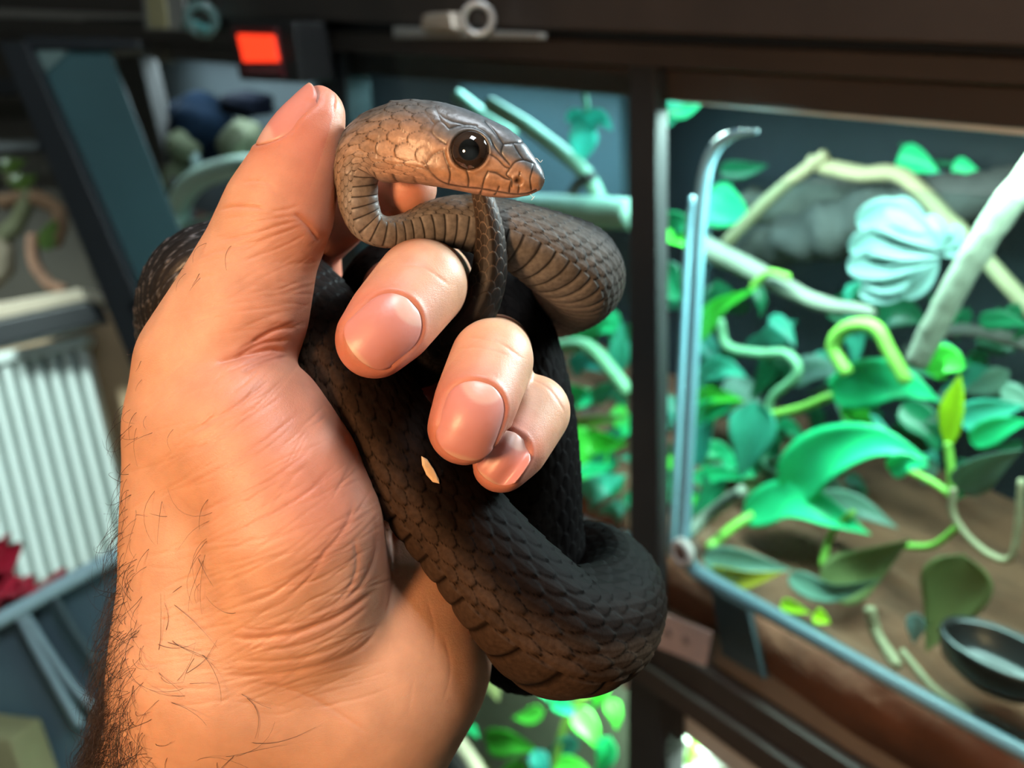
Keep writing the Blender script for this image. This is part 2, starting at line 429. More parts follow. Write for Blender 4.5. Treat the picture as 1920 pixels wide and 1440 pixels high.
def leaf(name, pts, wpx, mat, parent, back=.2, tilt=0.0, fold=.18, shape=(.55, 1.0), n=18, m=9, thick=.0006):
    """leaf blade along a midrib of pixel points (px, py[, distance behind the front])"""
    P_ = catmull(np.array([FPS(p[0], p[1], p[2] if len(p) > 2 else back) for p in pts]), max(3, n // (len(pts) - 1)))
    N_ = len(P_); f = np.linspace(0, 1, N_)
    T_ = nrm(np.gradient(P_, axis=0))
    view = nrm(P_ - CAM)
    side = nrm(np.cross(T_, view))
    nrm_ = nrm(np.cross(side, T_))
    ca, sa = math.cos(tilt), math.sin(tilt)
    sd = side * ca + nrm_ * sa; nm_ = nrm_ * ca - side * sa
    wprof = (np.sin(np.pi * np.clip(f, 0, 1) ** shape[0]) ** shape[1]) + .012
    hw = wpx * .5 * np.array([pxm_at(p) for p in P_]) * wprof
    vs = np.linspace(-1, 1, m)
    G = P_[:, None] + sd[:, None] * (vs[None] * hw[:, None])[..., None] + nm_[:, None] * (-(np.abs(vs) ** 1.5)[None] * hw[:, None] * fold * 2 + .06 * hw[:, None] * np.sin(9 * f)[:, None] * vs[None] ** 2)[..., None]
    mid = np.exp(-(vs / .14) ** 2)
    G = G - nm_[:, None] * (mid[None] * hw[:, None] * .05)[..., None]
    top = G.reshape(-1, 3); bot = (G + nm_[:, None] * thick).reshape(-1, 3)
    nv_ = N_ * m
    F = []
    for i in range(N_ - 1):
        for j in range(m - 1):
            a = i * m + j
            F.append((a, a + 1, a + m + 1, a + m)); F.append((a + nv_ + m, a + nv_ + m + 1, a + nv_ + 1, a + nv_))
    for i in range(N_ - 1):
        a = i * m; F.append((a, a + m, a + m + nv_, a + nv_)); a = i * m + m - 1; F.append((a + m, a, a + nv_, a + m + nv_))
    return mesh_obj(name, np.vstack([top, bot]), F, LM[mat] if isinstance(mat, str) else mat, parent)
def stem(pts, r, mat, parent, back=.2, name='stem', taper=None, **kw):
    return px_tube(name, pts, r, LM[mat] if isinstance(mat, str) else mat, parent, back=back, taper=taper, ns=10, **kw)
def plant(name, label, base, cat='plant'):
    e = empty(name, FP(*base)); return tag(e, label, cat)

# big-leaved vine in the middle of the right-hand bay
v = plant('broad_leaf_vine', 'broad-leaved green vine filling the lit bay behind the glass door', (1580, 990, .22))
leaf('leaf', [(1556, 742), (1640, 716), (1700, 722), (1762, 752)], 92, 'emerald', v, .16, fold=.12)
stem([(1432, 782), (1500, 766), (1560, 742)], 9, 'stem', v, .16)
leaf('leaf', [(1474, 930), (1540, 862), (1640, 832), (1742, 862)], 108, 'emerald', v, .13, fold=.2, tilt=.3)
leaf('leaf', [(1392, 968), (1480, 942), (1560, 970), (1632, 1002)], 84, 'emerald', v, .12, tilt=.4)
stem([(1330, 1026), (1372, 990), (1410, 966)], 9, 'stem', v, .12)
leaf('leaf', [(1520, 950), (1600, 952), (1684, 990)], 60, 'grey', v, .16, tilt=.3)
leaf('leaf', [(1778, 836), (1790, 770), (1800, 704)], 52, 'lime', v, .12, tilt=.6, shape=(.8, .9))
stem([(1786, 930), (1782, 870), (1778, 830)], 8, 'stem', v, .12)
leaf('leaf', [(1794, 916), (1850, 876), (1918, 842)], 70, 'grey', v, .11, tilt=-.3)
leaf('leaf', [(1414, 752), (1408, 820), (1388, 896)], 86, 'teal', v, .14, fold=.35)
leaf('leaf', [(1586, 752), (1616, 790), (1650, 830)], 46, 'bright', v, .17)
leaf('leaf', [(1668, 884), (1700, 868), (1742, 874)], 44, 'emerald', v, .10)
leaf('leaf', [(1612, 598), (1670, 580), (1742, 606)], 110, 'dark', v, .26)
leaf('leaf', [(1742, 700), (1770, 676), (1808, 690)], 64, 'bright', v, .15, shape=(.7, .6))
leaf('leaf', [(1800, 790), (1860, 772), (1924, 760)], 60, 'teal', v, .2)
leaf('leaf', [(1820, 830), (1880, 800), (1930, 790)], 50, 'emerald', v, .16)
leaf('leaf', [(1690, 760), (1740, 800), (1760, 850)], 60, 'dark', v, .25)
stem([(1588, 700), (1562, 650), (1590, 614), (1640, 614), (1668, 660), (1700, 716)], 14, 'stem', v, .14)
stem([(1786, 930), (1750, 905), (1700, 880)], 7, 'stem', v, .12)
stem([(1690, 1024), (1750, 1022), (1800, 984)], 7, 'stem', v, .1)
stem([(1600, 960), (1560, 1000), (1540, 1060)], 7, 'stem', v, .12)
# left cluster in the same bay
v = plant('trailing_pothos', 'small-leaved trailing plant just inside the glass door\'s left edge', (1340, 980, .2))
for p, w_, m_ in (([(1292, 800), (1330, 770), (1388, 756)], 52, 'emerald'), ([(1296, 872), (1316, 816), (1344, 780)], 46, 'cyan'), ([(1296, 760), (1340, 742), (1396, 752)], 40, 'bright'), ([(1300, 640), (1344, 578), (1420, 540)], 40, 'bright'),
                  ([(1300, 900), (1350, 888), (1400, 900)], 34, 'emerald'), ([(1320, 700), (1360, 690), (1400, 706)], 46, 'teal'), ([(1430, 800), (1440, 850), (1470, 900)], 60, 'dark'), ([(1300, 720), (1330, 700), (1370, 690)], 36, 'teal'),
                  ([(1430, 900), (1480, 870), (1500, 820)], 60, 'grey'), ([(1380, 910), (1440, 920), (1490, 960)], 36, 'olive')):
    leaf('leaf', p, w_, m_, v, .17)
stem([(1350, 600), (1364, 648), (1420, 662), (1476, 664), (1496, 700), (1450, 744), (1440, 780)], 9, 'tealstem', v, .19)
stem([(1410, 540), (1440, 512), (1480, 520)], 7, 'stem', v, .18)
# climbing plant with heart leaves on the back wall
v = plant('heart_leaf_climber', 'dark green climber with heart-shaped leaves against the tank\'s back wall', (1360, 480, .36))
leaf('leaf', [(1326, 372), (1360, 390), (1400, 404)], 84, 'emerald', v, .3, shape=(.6, .55), fold=.08)
for p, w_, m_ in (([(1684, 292), (1722, 304), (1760, 322)], 56, 'emerald'), ([(1732, 356), (1748, 338), (1770, 322)], 40, 'cyan'), ([(1786, 312), (1812, 318), (1840, 326)], 40, 'emerald'), ([(1440, 650), (1462, 622), (1494, 600)], 52, 'teal'),
                  ([(1410, 660), (1420, 640), (1440, 620)], 34, 'teal'), ([(1530, 660), (1548, 690), (1570, 710)], 36, 'teal'), ([(1240, 180), (1280, 200), (1320, 190)], 60, 'dark'), ([(1236, 230), (1264, 204), (1300, 180)], 40, 'teal'), ([(1226, 440), (1270, 420), (1310, 430)], 60, 'dark'),
                  ([(1230, 500), (1260, 540), (1300, 560)], 70, 'dark'), ([(1350, 320), (1400, 318), (1440, 310)], 36, 'dark'), ([(1230, 420), (1270, 440), (1300, 470)], 50, 'bright'), ([(1560, 560), (1600, 590), (1640, 600)], 60, 'dark'), ([(1840, 620), (1880, 640), (1930, 640)], 70, 'dark'), ([(1830, 700), (1870, 730), (1920, 720)], 60, 'dark')):
    leaf('leaf', p, w_, m_, v, .34 if p[0][0] > 1330 else .12)
stem([(1690, 270), (1720, 300), (1800, 310), (1850, 330)], 5, 'dark', v, .35)
v = plant('shade_thicket', 'mass of dark green leaves added to darken gaps along the back wall of the lit bay', (1600, 860, .34))  # dark foliage put in so the gaps between leaves look shaded
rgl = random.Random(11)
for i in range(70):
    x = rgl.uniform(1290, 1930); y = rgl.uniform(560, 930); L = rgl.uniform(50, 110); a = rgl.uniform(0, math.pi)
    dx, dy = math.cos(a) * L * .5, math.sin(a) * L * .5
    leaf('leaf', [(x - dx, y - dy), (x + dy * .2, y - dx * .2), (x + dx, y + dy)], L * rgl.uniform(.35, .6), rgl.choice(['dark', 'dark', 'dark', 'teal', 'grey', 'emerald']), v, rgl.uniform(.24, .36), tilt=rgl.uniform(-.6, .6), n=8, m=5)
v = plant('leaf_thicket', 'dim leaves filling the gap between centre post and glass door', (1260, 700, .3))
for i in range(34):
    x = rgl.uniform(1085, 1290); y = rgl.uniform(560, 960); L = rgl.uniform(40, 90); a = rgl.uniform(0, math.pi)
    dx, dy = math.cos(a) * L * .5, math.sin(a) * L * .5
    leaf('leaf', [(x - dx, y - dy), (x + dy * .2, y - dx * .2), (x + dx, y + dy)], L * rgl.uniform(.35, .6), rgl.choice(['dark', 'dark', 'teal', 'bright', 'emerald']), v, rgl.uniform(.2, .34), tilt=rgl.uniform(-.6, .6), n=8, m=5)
# pale staghorn fern mounted on the log
v = plant('staghorn_fern', 'pale blue-white lobed staghorn fern on the grey log', (1770, 500, .22), 'fern')
for p, w_ in (([(1776, 470), (1716, 430), (1660, 404), (1606, 420)], 66), ([(1770, 478), (1700, 466), (1640, 452), (1592, 470)], 58), ([(1764, 486), (1690, 492), (1640, 496), (1588, 500)], 62), ([(1756, 492), (1700, 516), (1660, 526), (1612, 520)], 54),
              ([(1750, 496), (1700, 530), (1660, 548), (1610, 548)], 46), ([(1740, 440), (1700, 404), (1664, 388)], 56)):
    leaf('frond', p, w_, 'pale', v, .2, shape=(1.25, .5), fold=.22)
for p, w_ in (([(1760, 470), (1762, 430), (1738, 402)], 24), ([(1766, 470), (1790, 444), (1788, 420)], 30), ([(1770, 480), (1794, 470), (1806, 452)], 22), ([(1760, 490), (1730, 530), (1696, 560)], 36)):
    leaf('frond', p, w_, LM['pale'], v, .18, shape=(1.2, .6))
# fallen and drowned leaves near the soil, each a thing of its own
for nm, lb, p, w_, m_, b_k in (('fallen_leaf', 'large olive leaf lying slanted on the soil', [(1546, 1108), (1620, 1066), (1706, 1012)], 96, 'olive', .09), ('fallen_leaf', 'broad olive leaf hanging upright above the dark bowl', [(1806, 1040), (1784, 1120), (1736, 1222)], 124, 'olive', .07),
                               ('fallen_leaf', 'yellowed leaf lying behind the glass door\'s lower edge', [(1314, 1078), (1390, 1088), (1470, 1072)], 44, 'yellow', .03), ('fallen_leaf', 'grey-green leaf lying above the yellowed leaf', [(1318, 1046), (1400, 1056), (1490, 1070)], 52, 'grey', .07),
                               ('fallen_leaf', 'ragged green leaf on the soil beside the yellowed leaf', [(1478, 1080), (1556, 1112), (1650, 1088)], 44, 'grey', .05), ('leaf_scrap', 'small lime leaf scrap on the bare soil, left of two', [(1464, 1132), (1490, 1140), (1520, 1150)], 26, 'lime', .03),
                               ('leaf_scrap', 'small round lime leaf scrap on the bare soil, right of two', [(1526, 1152), (1542, 1160), (1556, 1168)], 30, 'lime', .02), ('pale_pebble_leaf', 'pale grey leaf scrap standing by the broad olive leaf', [(1716, 1150), (1716, 1180), (1712, 1208)], 34, 'pale', .03)):
    o = leaf(nm, p, w_, m_, None, b_k); tag(o, lb, 'leaf', 'loose leaves on the tank soil')
# branches
def branch(lb, pts, r, mat, back, wob=.08, taper=None, nm='branch', seed=1, n=12):
    o = px_tube(nm, pts, r, mat, None, back=back, wob=wob, taper=taper, ns=16, n=n, seed=seed); return tag(o, lb, 'branch', 'branches and sticks in the tanks')
branch('thick dark lichen-spotted log lying across the tank behind the fern', [(1385, 476), (1500, 446), (1620, 410), (1760, 382), (1960, 352)], 46, BARKD, .3, .2, [.7, 1, 1.1, 1, .9], 'log', 4)
branch('grey mossy log at the back beneath the arched stick', [(1330, 410), (1450, 396), (1600, 372), (1740, 372)], 40, BARK, .38, .2, [.8, 1, 1, .8], 'log', 5)
branch('pale forked stick slanting down from the door edge to the vine', [(1318, 462), (1420, 512), (1530, 566), (1640, 586)], 17, WOODP, .2, .06, [1.3, 1.1, .9, .7])
branch('thin olive stick rising to a point near the tank roof', [(1362, 456), (1450, 366), (1548, 290)], 12, WOODT, .26, .05)
branch('olive stick arching over the fern', [(1520, 304), (1610, 326), (1690, 330), (1770, 404), (1840, 478), (1940, 590)], 16, WOODT, .27, .06)
branch('thick pale branch slanting up to the right edge of the tank', [(1718, 680), (1790, 540), (1860, 424), (1960, 292)], 25, WOODP, .12, .06, [.9, 1, 1.1, 1.15])
branch('curved tan root hanging in an arc over the soil', [(1788, 916), (1788, 966), (1826, 1018), (1880, 1050), (1904, 1024), (1916, 900)], 7, WOODT, .1, .04, nm='root')
branch('short pale stick leaning behind the door knob', [(1280, 1012), (1330, 964), (1392, 920)], 12, WOODP, .05, .05, nm='stick')
branch('small bent tan twig lying on the bare soil', [(1630, 1140), (1644, 1190), (1684, 1250)], 11, WOODT, .02, .1, nm='twig')
branch('long thin tan twig lying in front of the dark bowl', [(1690, 1220), (1750, 1290), (1820, 1340)], 7, WOODT, .015, .1, nm='twig')
branch('grey fallen branch on the right behind the thick pale branch', [(1700, 660), (1800, 620), (1940, 650)], 13, BARK, .3, .1)
# black bowl on the soil
c_ = FPS(1868, 1258, .04); rp = pxm_at(c_)
Vb, Fb = [], []
prof = [(.0, -.01), (.6, -.012), (.92, .0), (1.0, .018), (.96, .024), (.88, .018), (.8, .0), (.5, -.004), (0, -.004)]
for rr, h in prof:
    for i in range(40):
        a = 2 * math.pi * i / 40; Vb.append(c_ + DH * math.cos(a) * rr * 118 * rp + NB * math.sin(a) * rr * 70 * rp + [0, 0, h * .7])
for k_ in range(len(prof) - 1):
    for i in range(40): Fb.append((k_ * 40 + i, k_ * 40 + (i + 1) % 40, (k_ + 1) * 40 + (i + 1) % 40, (k_ + 1) * 40 + i))
tag(mesh_obj('water_bowl', np.array(Vb), Fb, simple_mat('black_ceramic', (.012, .010, .010), .35)), 'low black water bowl on the soil at right', 'bowl')

# label and its two smudges on the rail
lab = px_slab('paper_label', [(1218, 1140), (1334, 1186), (1322, 1250), (1212, 1206)], -.012, .0015, simple_mat('pink_paper', (.60, .40, .34), .8, noise=.08), None, bevel=.0004)
tag(lab, 'pinkish paper label with two grey smudges on the lower rail', 'label')
for x, y in ((1254, 1186), (1286, 1200)):
    c0 = FP(x, y, -.0122); V_, F_ = disc_mesh(c0, -NB, 9 * pxm_at(c0), .0004); mesh_obj('ink_smudge', V_, F_, simple_mat('grey_ink', (.30, .20, .17), .8), lab)

# ---- middle bay
px_slab('back_board', [(856, 90), (1162, 110), (1162, 420), (880, 380)], .0, .012, PANEL, rack, back=.30)
branch('short pale green bamboo cane behind the snake\'s head', [(858, 180), (900, 212), (960, 252)], 13, BAMB, .1, .02, nm='bamboo_cane')
branch('long pale green bamboo cane slanting down right of the snake\'s head', [(918, 196), (1000, 246), (1090, 318), (1124, 372)], 15, BAMB, .08, .02, nm='bamboo_cane')
branch('thick mint-white horizontal pole right of the snake\'s head', [(980, 392), (1080, 396), (1190, 402)], 30, simple_mat('mint_pole', (.22, .36, .30), .5, noise=.12), .06, .02, nm='pole')
branch('dark bent twig above the mint-white pole', [(1110, 330), (1080, 350), (1060, 400)], 10, BARKD, .07, .05, nm='twig')
v = plant('hanging_trefoil_plant', 'cyan three-leaf sprig hanging beside the centre post', (1092, 220, .1))
for p, w_, m_ in (([(1096, 234), (1092, 272), (1086, 310)], 54, 'cyan'), ([(1094, 236), (1076, 220), (1060, 226)], 36, 'cyan'), ([(1096, 234), (1124, 222), (1148, 244)], 40, 'cyan')):
    leaf('leaf', p, w_, m_, v, .09)
stem([(1096, 236), (1100, 200), (1090, 150)], 5, 'dark', v, .1)
v = plant('pothos_thicket', 'dense green leaves pressed to the glass between snake and centre post', (1130, 960, .1))
for p, w_, m_ in (([(1040, 870), (1110, 836), (1176, 832)], 84, 'bright'), ([(1050, 800), (1120, 790), (1184, 778)], 24, 'stem'), ([(1060, 960), (1110, 920), (1176, 890)], 64, 'teal'), ([(1050, 760), (1080, 740), (1110, 740)], 50, 'emerald'), ([(1090, 620), (1110, 590), (1130, 560)], 46, 'bright'),
                  ([(1070, 690), (1100, 680), (1140, 700)], 40, 'cyan'), ([(1110, 750), (1140, 730), (1160, 720)], 34, 'teal'), ([(1150, 700), (1160, 650), (1166, 600)], 40, 'teal'), ([(1080, 900), (1120, 890), (1150, 870)], 50, 'emerald'), ([(1130, 990), (1150, 960), (1176, 940)], 50, 'teal'), ([(1060, 600), (1080, 580), (1110, 570)], 40, 'dark'), ([(1070, 640), (1120, 610), (1160, 620)], 60, 'emerald')):
    leaf('leaf', p, w_, m_, v, .10)
stem([(1040, 652), (1100, 650), (1150, 700), (1176, 736)], 14, 'tealstem', v, .06)
# ---- lower tank under the bottom rail
low = empty('planted_tank', Vector((FP(1000, 1400, .1)[0], FP(1000, 1400, .1)[1], 0))); tag(low, 'lower planted tank below the diagonal rail', 'terrarium')
px_slab('back_panel', [(760, 1120), (1240, 1300), (1240, 1560), (760, 1560)], 0, .01, simple_mat('misty_olive_panel', (.16, .20, .14), .7, nscale=10, noise=.5), low, back=.38)
px_slab('back_panel', [(1230, 1250), (1620, 1440), (1620, 1640), (1230, 1640)], 0, .01, simple_mat('misty_brown_panel', (.26, .20, .15), .7, nscale=10, noise=.4), low, back=.36)
px_slab('corner_post', [(1176, 1245), (1236, 1280), (1236, 1560), (1176, 1560)], .0, .03, POSTM, low, back=.02)
v = plant('leafy_sprout', 'bright green sprouting plant in the lower tank under the snake', (1050, 1500, .12))
rg = random.Random(4)
spots = [(1120, 1290, 80, 'bright', 100), (1060, 1330, 60, 'emerald', 30), (1100, 1370, 84, 'bright', 60), (1050, 1400, 70, 'cyan', 150), (960, 1400, 100, 'bright', 10), (1010, 1440, 70, 'cyan', 80), (1130, 1420, 80, 'emerald', 110), (880, 1370, 46, 'emerald', 40), (920, 1290, 60, 'olive', 60), (990, 1340, 60, 'bright', 170), (1080, 1450, 80, 'bright', 20), (950, 1450, 80, 'bright', 140), (1150, 1340, 60, 'bright', 80), (900, 1440, 60, 'olive', 20), (870, 1310, 60, 'olive', 90), (1020, 1300, 40, 'emerald', 60)]
for x, y, L, m_, an in spots:
    a = math.radians(an); dx, dy = math.cos(a) * L * .5, math.sin(a) * L * .5
    leaf('leaf', [(x - dx, y - dy), (x + dy * .15, y - dx * .15), (x + dx, y + dy)], L * .55, m_, v, .10 + .06 * rg.random(), tilt=rg.uniform(-.5, .5))
stem([(1050, 1520), (1040, 1440), (1060, 1360), (1100, 1300)], 7, 'stem', v, .15)
o = px_tube('rubber_hose', [(770, 1350), (812, 1380), (850, 1430), (900, 1500)], 26, simple_mat('black_rubber', (.008, .008, .008), .4), None, back=.03, n=10); tag(o, 'black rubber hose beside the wrist in the lower tank', 'hose')
o = px_tube('pale_hose', [(800, 1335), (840, 1368), (880, 1420), (930, 1500)], 14, simple_mat('cream_rubber', (.42, .42, .30), .5), None, back=.05, n=10); tag(o, 'cream hose running along the black hose', 'hose')
c0 = FP(1322, 1368, .10); V_, F_ = disc_mesh(c0, [-.2, -.5, .8], 44 * pxm_at(c0), .012, dome=.8)
tag(mesh_obj('white_lid', V_, F_, simple_mat('white_plastic_lid', (.70, .78, .72), .4, noise=.05)), 'small round white lid in the lower tank', 'lid')
v = plant('thin_sprout', 'thin bright green sprout beside the white lid', (1286, 1430, .1))
stem([(1290, 1430), (1302, 1390), (1290, 1340)], 9, 'stem', v, .1); leaf('leaf', [(1286, 1380), (1272, 1356), (1266, 1334)], 26, 'emerald', v, .1); leaf('leaf', [(1292, 1360), (1306, 1346), (1320, 1338)], 22, 'bright', v, .1)
# crumpled pale cloth
def crumple(name, pts_fn, nx, ny, mat, seed, amp, label, cat):
    rgn = np.random.RandomState(seed); nz = rgn.normal(size=(nx, ny))
    for _ in range(5): nz = (np.roll(nz, 1, 0) + np.roll(nz, -1, 0) + np.roll(nz, 1, 1) + np.roll(nz, -1, 1) + nz) / 5
    nz = nz / nz.std() * amp
    V = []
    for i in range(nx):
        for j in range(ny): V.append(pts_fn(i / (nx - 1), j / (ny - 1), nz[i, j]))
    n0 = len(V); F = [(i * ny + j, (i + 1) * ny + j, (i + 1) * ny + j + 1, i * ny + j + 1) for i in range(nx - 1) for j in range(ny - 1)]
    V += [v + NB * .003 for v in V]; F += [tuple(k + n0 for k in f[::-1]) for f in F]
    return tag(mesh_obj(name, np.array(V), F, mat), label, cat)
crumple('paper_towel', lambda u, w_, h: FP(1262 + 190 * u + 10 * w_, 1412 - 42 * math.sin(math.pi * u * .9) + 70 * w_, .09 + h), 26, 12, simple_mat('white_tissue', (.62, .68, .62), .8, noise=.08), 3, .006, 'crumpled white paper towel at the bottom of the lower tank', 'paper towel')
o = px_tube('blue_rod', [(1214, 1460), (1226, 1424), (1238, 1396)], 11, simple_mat('sky_blue_plastic', (.14, .36, .60), .4), None, back=.04); tag(o, 'short sky blue rod beside the lower tank\'s post', 'rod')

# ---- left bay behind the thumb
px_slab('back_board', [(250, 70), (580, 90), (600, 470), (320, 470)], .0, .012, simple_mat('dim_slate_board', (.10, .125, .135), .7, nscale=5, noise=.5), rack, back=.30)
px_slab('post', [(204, 66), (250, 66), (352, 470), (306, 470)], .02, .03, simple_mat('dark_brown_post', (.035, .033, .030), .6), rack, back=.02)
o = px_tube('mint_hose', [(334, 420), (336, 380), (366, 340), (420, 318), (480, 312), (530, 330)], 22, simple_mat('mint_rubber', (.62, .88, .72), .5, noise=.12), None, back=.05, n=12, ns=18); tag(o, 'thick mint-coloured hose curving up behind the thumb', 'hose')
o = px_tube('mint_hose', [(330, 440), (400, 424), (470, 400), (520, 396)], 20, simple_mat('grey_mint_rubber', (.30, .42, .35), .55, noise=.2), None, back=.07, n=12, ns=18); tag(o, 'duller greenish hose lying under the mint hose', 'hose')
def lump(name, c, rx, ry, rz, mat, seed, label, cat, rough=.18):
    rgn = np.random.RandomState(seed); bm = bmesh.new(); bmesh.ops.create_icosphere(bm, subdivisions=4, radius=1)
    V = np.array([v_.co[:] for v_ in bm.verts]); F = [[v_.index for v_ in f.verts] for f in bm.faces]; bm.free()
    h = sum(a * np.sin(V @ rgn.normal(size=3) * fr + rgn.uniform(0, 6)) for a, fr in ((1, 2), (.7, 3.3), (.5, 5), (.3, 8)))
    V = V * (1 + rough * h / 2)[:, None]
    s = pxm_at(c)
    P_ = c + V[:, :1] * (-DH) * rx * s + V[:, 1:2] * NB * rz * s + V[:, 2:3] * np.array([0, 0, 1.0]) * ry * s
    return tag(mesh_obj(name, P_, F, mat), label, cat, 'stones and hides in the left bay')
DBL = simple_mat('navy_fabric', (.006, .013, .026), .9, nscale=30, noise=.5, spec=.08)
TANR = simple_mat('mossy_tan_rock', (.15, .17, .10), .9, nscale=30, noise=.5, bump=.6)
lump('dark_hide', FP(372, 236, .10), 80, 62, 60, DBL, 3, 'dark navy rounded hide in the left bay', 'hide')
lump('dark_hide', FP(462, 196, .10), 60, 24, 50, simple_mat('black_blue_fabric', (.004, .005, .010), .9, spec=.08), 5, 'small blackish hide above and right of the navy one', 'hide')
lump('rock', FP(455, 272, .06), 54, 46, 40, TANR, 8, 'mossy tan rock just above the mint hose', 'rock')
lump('rock', FP(345, 270, .06), 26, 34, 30, TANR, 9, 'upright mossy stone left of the tan rock', 'rock')
lump('rock', FP(330, 330, .05), 24, 40, 30, TANR, 10, 'dull yellow-green stone at the mint hose\'s left end', 'rock')
lump('pebble', FP(366, 300, .07), 10, 14, 8, simple_mat('pale_pebble', (.45, .60, .58), .5), 11, 'pale glinting pebble beside the upright stone', 'pebble')
lump('driftwood', FP(310, 96, .02), 60, 20, 24, simple_mat('dim_driftwood', (.10, .085, .07), .8, nscale=25, noise=.5), 13, 'dim driftwood piece under the top rail at left', 'driftwood', .3)

# ---- thermostat with lit red display on the top rail
th_ = empty('thermostat', FP(490, 150, -.05)); tag(th_, 'black thermostat with glowing red display on the top rail', 'thermostat')
px_slab('housing', [(426, 36), (548, 40), (562, 156), (448, 150)], -.045, .04, simple_mat('thermostat_black', (.016, .015, .015), .5), th_, bevel=.004)
fc_ = px_slab('face', [(434, 52), (516, 52), (532, 146), (452, 142)], -.047, .003, simple_mat('dark_red_face', (.16, .014, .018), .3), th_, bevel=.0008)
px_slab('display', [(444, 64), (512, 66), (522, 116), (456, 116)], -.0485, .0025, simple_mat('lit_red_display', (1.0, .045, .012), .4, noise=.06, nscale=60, emit=1.6), fc_, bevel=.0005)
px_slab('caption_strip', [(462, 126), (520, 126), (522, 136), (464, 135)], -.0478, .001, simple_mat('faded_red_print', (.34, .10, .10), .5), fc_, bevel=0)
# metal clasp with yellow tape, and glassy clip
cl_ = empty('clasp', FP(305, 60, -.02)); tag(cl_, 'steel clasp with a cream label hanging over the top rail', 'clasp')
plt_ = px_slab('plate', [(264, -40), (342, -40), (346, 58), (272, 56)], -.03, .006, STEEL, cl_, bevel=.002)
px_slab('cream_tape', [(272, -20), (306, -20), (314, 52), (280, 52)], -.032, .002, simple_mat('cream_tape', (.85, .74, .42), .6), plt_, bevel=.0006)
V_, F_ = ring_mesh(FP(378, 36, -.03), nrm(FP(378, 36, -.03) - CAM) + [.3, 0, .25], 24 * pxm_at(FP(378, 36)), 9 * pxm_at(FP(378, 36)))
o = mesh_obj('clip_ring', V_, F_, simple_mat('greenish_clear_plastic', (.20, .34, .32), .15, coat=1)); tag(o, 'greenish clear plastic ring beside the clasp', 'ring')
px_tube('clip_tongue', [(346, 48, -.03), (366, 44, -.034), (388, 56, -.03)], 8, simple_mat('teal_clear_plastic', (.16, .50, .48), .2, coat=1), o)
# latch with key ring in the gap between the top rails
lt = empty('latch', FP(840, 70, -.02)); tag(lt, 'grey sliding latch on the top rail above the snake\'s head', 'latch')
px_slab('bar', [(736, 50), (1010, 62), (1010, 74), (736, 72)], -.02, .008, simple_mat('grey_latch_bar', (.30, .30, .28), .4), lt, bevel=.0015)
px_slab('catch', [(792, 26), (842, 22), (850, 58), (786, 56)], -.03, .012, simple_mat('tan_steel', (.60, .52, .42), .35, metal=.3), lt, bevel=.003)
c0 = FP(896, 36, -.03); s0 = pxm_at(c0)
V_, F_ = ring_mesh(c0, nrm(c0 - CAM) + np.array([.1, 0, .1]), 27 * s0, 6.5 * s0); tag(mesh_obj('key_ring', V_, F_, STEEL), 'small steel key ring standing in the latch', 'ring')

# ---- assumed lamps of the tanks (unseen, above the header), each with its housing
def assumed_tank_lamp(label, c, length, power, color, z_off=0.0):
    e = empty('assumed_light_bar', c); tag(e, label, 'lamp', 'assumed light bars in the tanks')
    q = [c + DH * length / 2 - NB * .025, c - DH * length / 2 - NB * .025, c - DH * length / 2 + NB * .025, c + DH * length / 2 + NB * .025]
    bevel_box_from_quad('housing', q, .004, .02, simple_mat('white_lamp_housing', (.7, .7, .7), .4), e, .002, nvec=np.array([0, 0, 1.0]))
    d = bpy.data.lights.new('assumed_light_bar_glow', 'AREA'); d.shape = 'RECTANGLE'; d.size = length * .95; d.size_y = .04; d.energy = power; d.color = color
    o = bpy.data.objects.new('assumed_light_bar_glow', d); col.objects.link(o)
    o.rotation_euler = (0, 0, math.atan2(DH[1], DH[0])); o.parent = e; o.matrix_parent_inverse = Matrix.Translation(e.location).inverted(); o.location = Vector(c) + Vector((0, 0, 0.0))
    return e
ztop = f0[2] + h_top
def lamp_at(px, back, dz=0.012):
    p = FP(px, 200, back * BK); p[2] = ztop - dz; return p
assumed_tank_lamp('assumed white light bar under the roof of the right-hand bay', lamp_at(1720, .07), .42, 4.6, (.62, 1.0, .92))
assumed_tank_lamp('assumed white light bar under the roof of the middle bay', lamp_at(960, .14), .6, 2.2, (.50, .92, 1.0))
assumed_tank_lamp('assumed white light bar under the roof of the left bay', lamp_at(400, .14), .8, 1.6, (.70, .92, 1.0))
pl = FP(1220, 1290, .07)
assumed_tank_lamp('assumed white light bar under the rail of the lower tank', pl, .5, 4.6, (.75, 1.0, .85))
# ------------------------------------------------------------------ the left edge of the picture: dark framed door standing open, radiator, crate
def dslab(name, pts, depth, thick, mat, parent=None, bevel=.003, depths=None):
    q = [np.array(W(x, y, depths[i] if depths else depth)) for i, (x, y) in enumerate(pts)]
    n = nrm(np.cross(q[1] - q[0], q[2] - q[0]))
    if n @ (q[0] - CAM) < 0: n = -n
    return bevel_box_from_quad(name, q, 0, thick, mat, parent, bevel, nvec=n)
od = empty('framed_glass_door', W(290, 640, 1.25)); tag(od, 'dark-framed teal glass door standing open at the left', 'glass door')
dd = [1.22, 1.30, 1.36, 1.28]
dslab('frame_bar', [(-6, 76), (46, 76), (318, 690), (246, 690)], 1.2, .03, RAIL2, od)
dslab('frame_bar', [(40, 66), (260, 72), (266, 92), (50, 92)], 1.22, .03, RAIL2, od)
dslab('frame_bar', [(232, 560), (400, 560), (420, 650), (262, 650)], 1.2, .03, RAIL2, od)
dslab('pane', [(48, 94), (206, 98), (352, 470), (286, 640)], 1.23, .006, simple_mat('teal_frosted_glass', (.050, .115, .125), .35, nscale=4, noise=.45), od, .001)
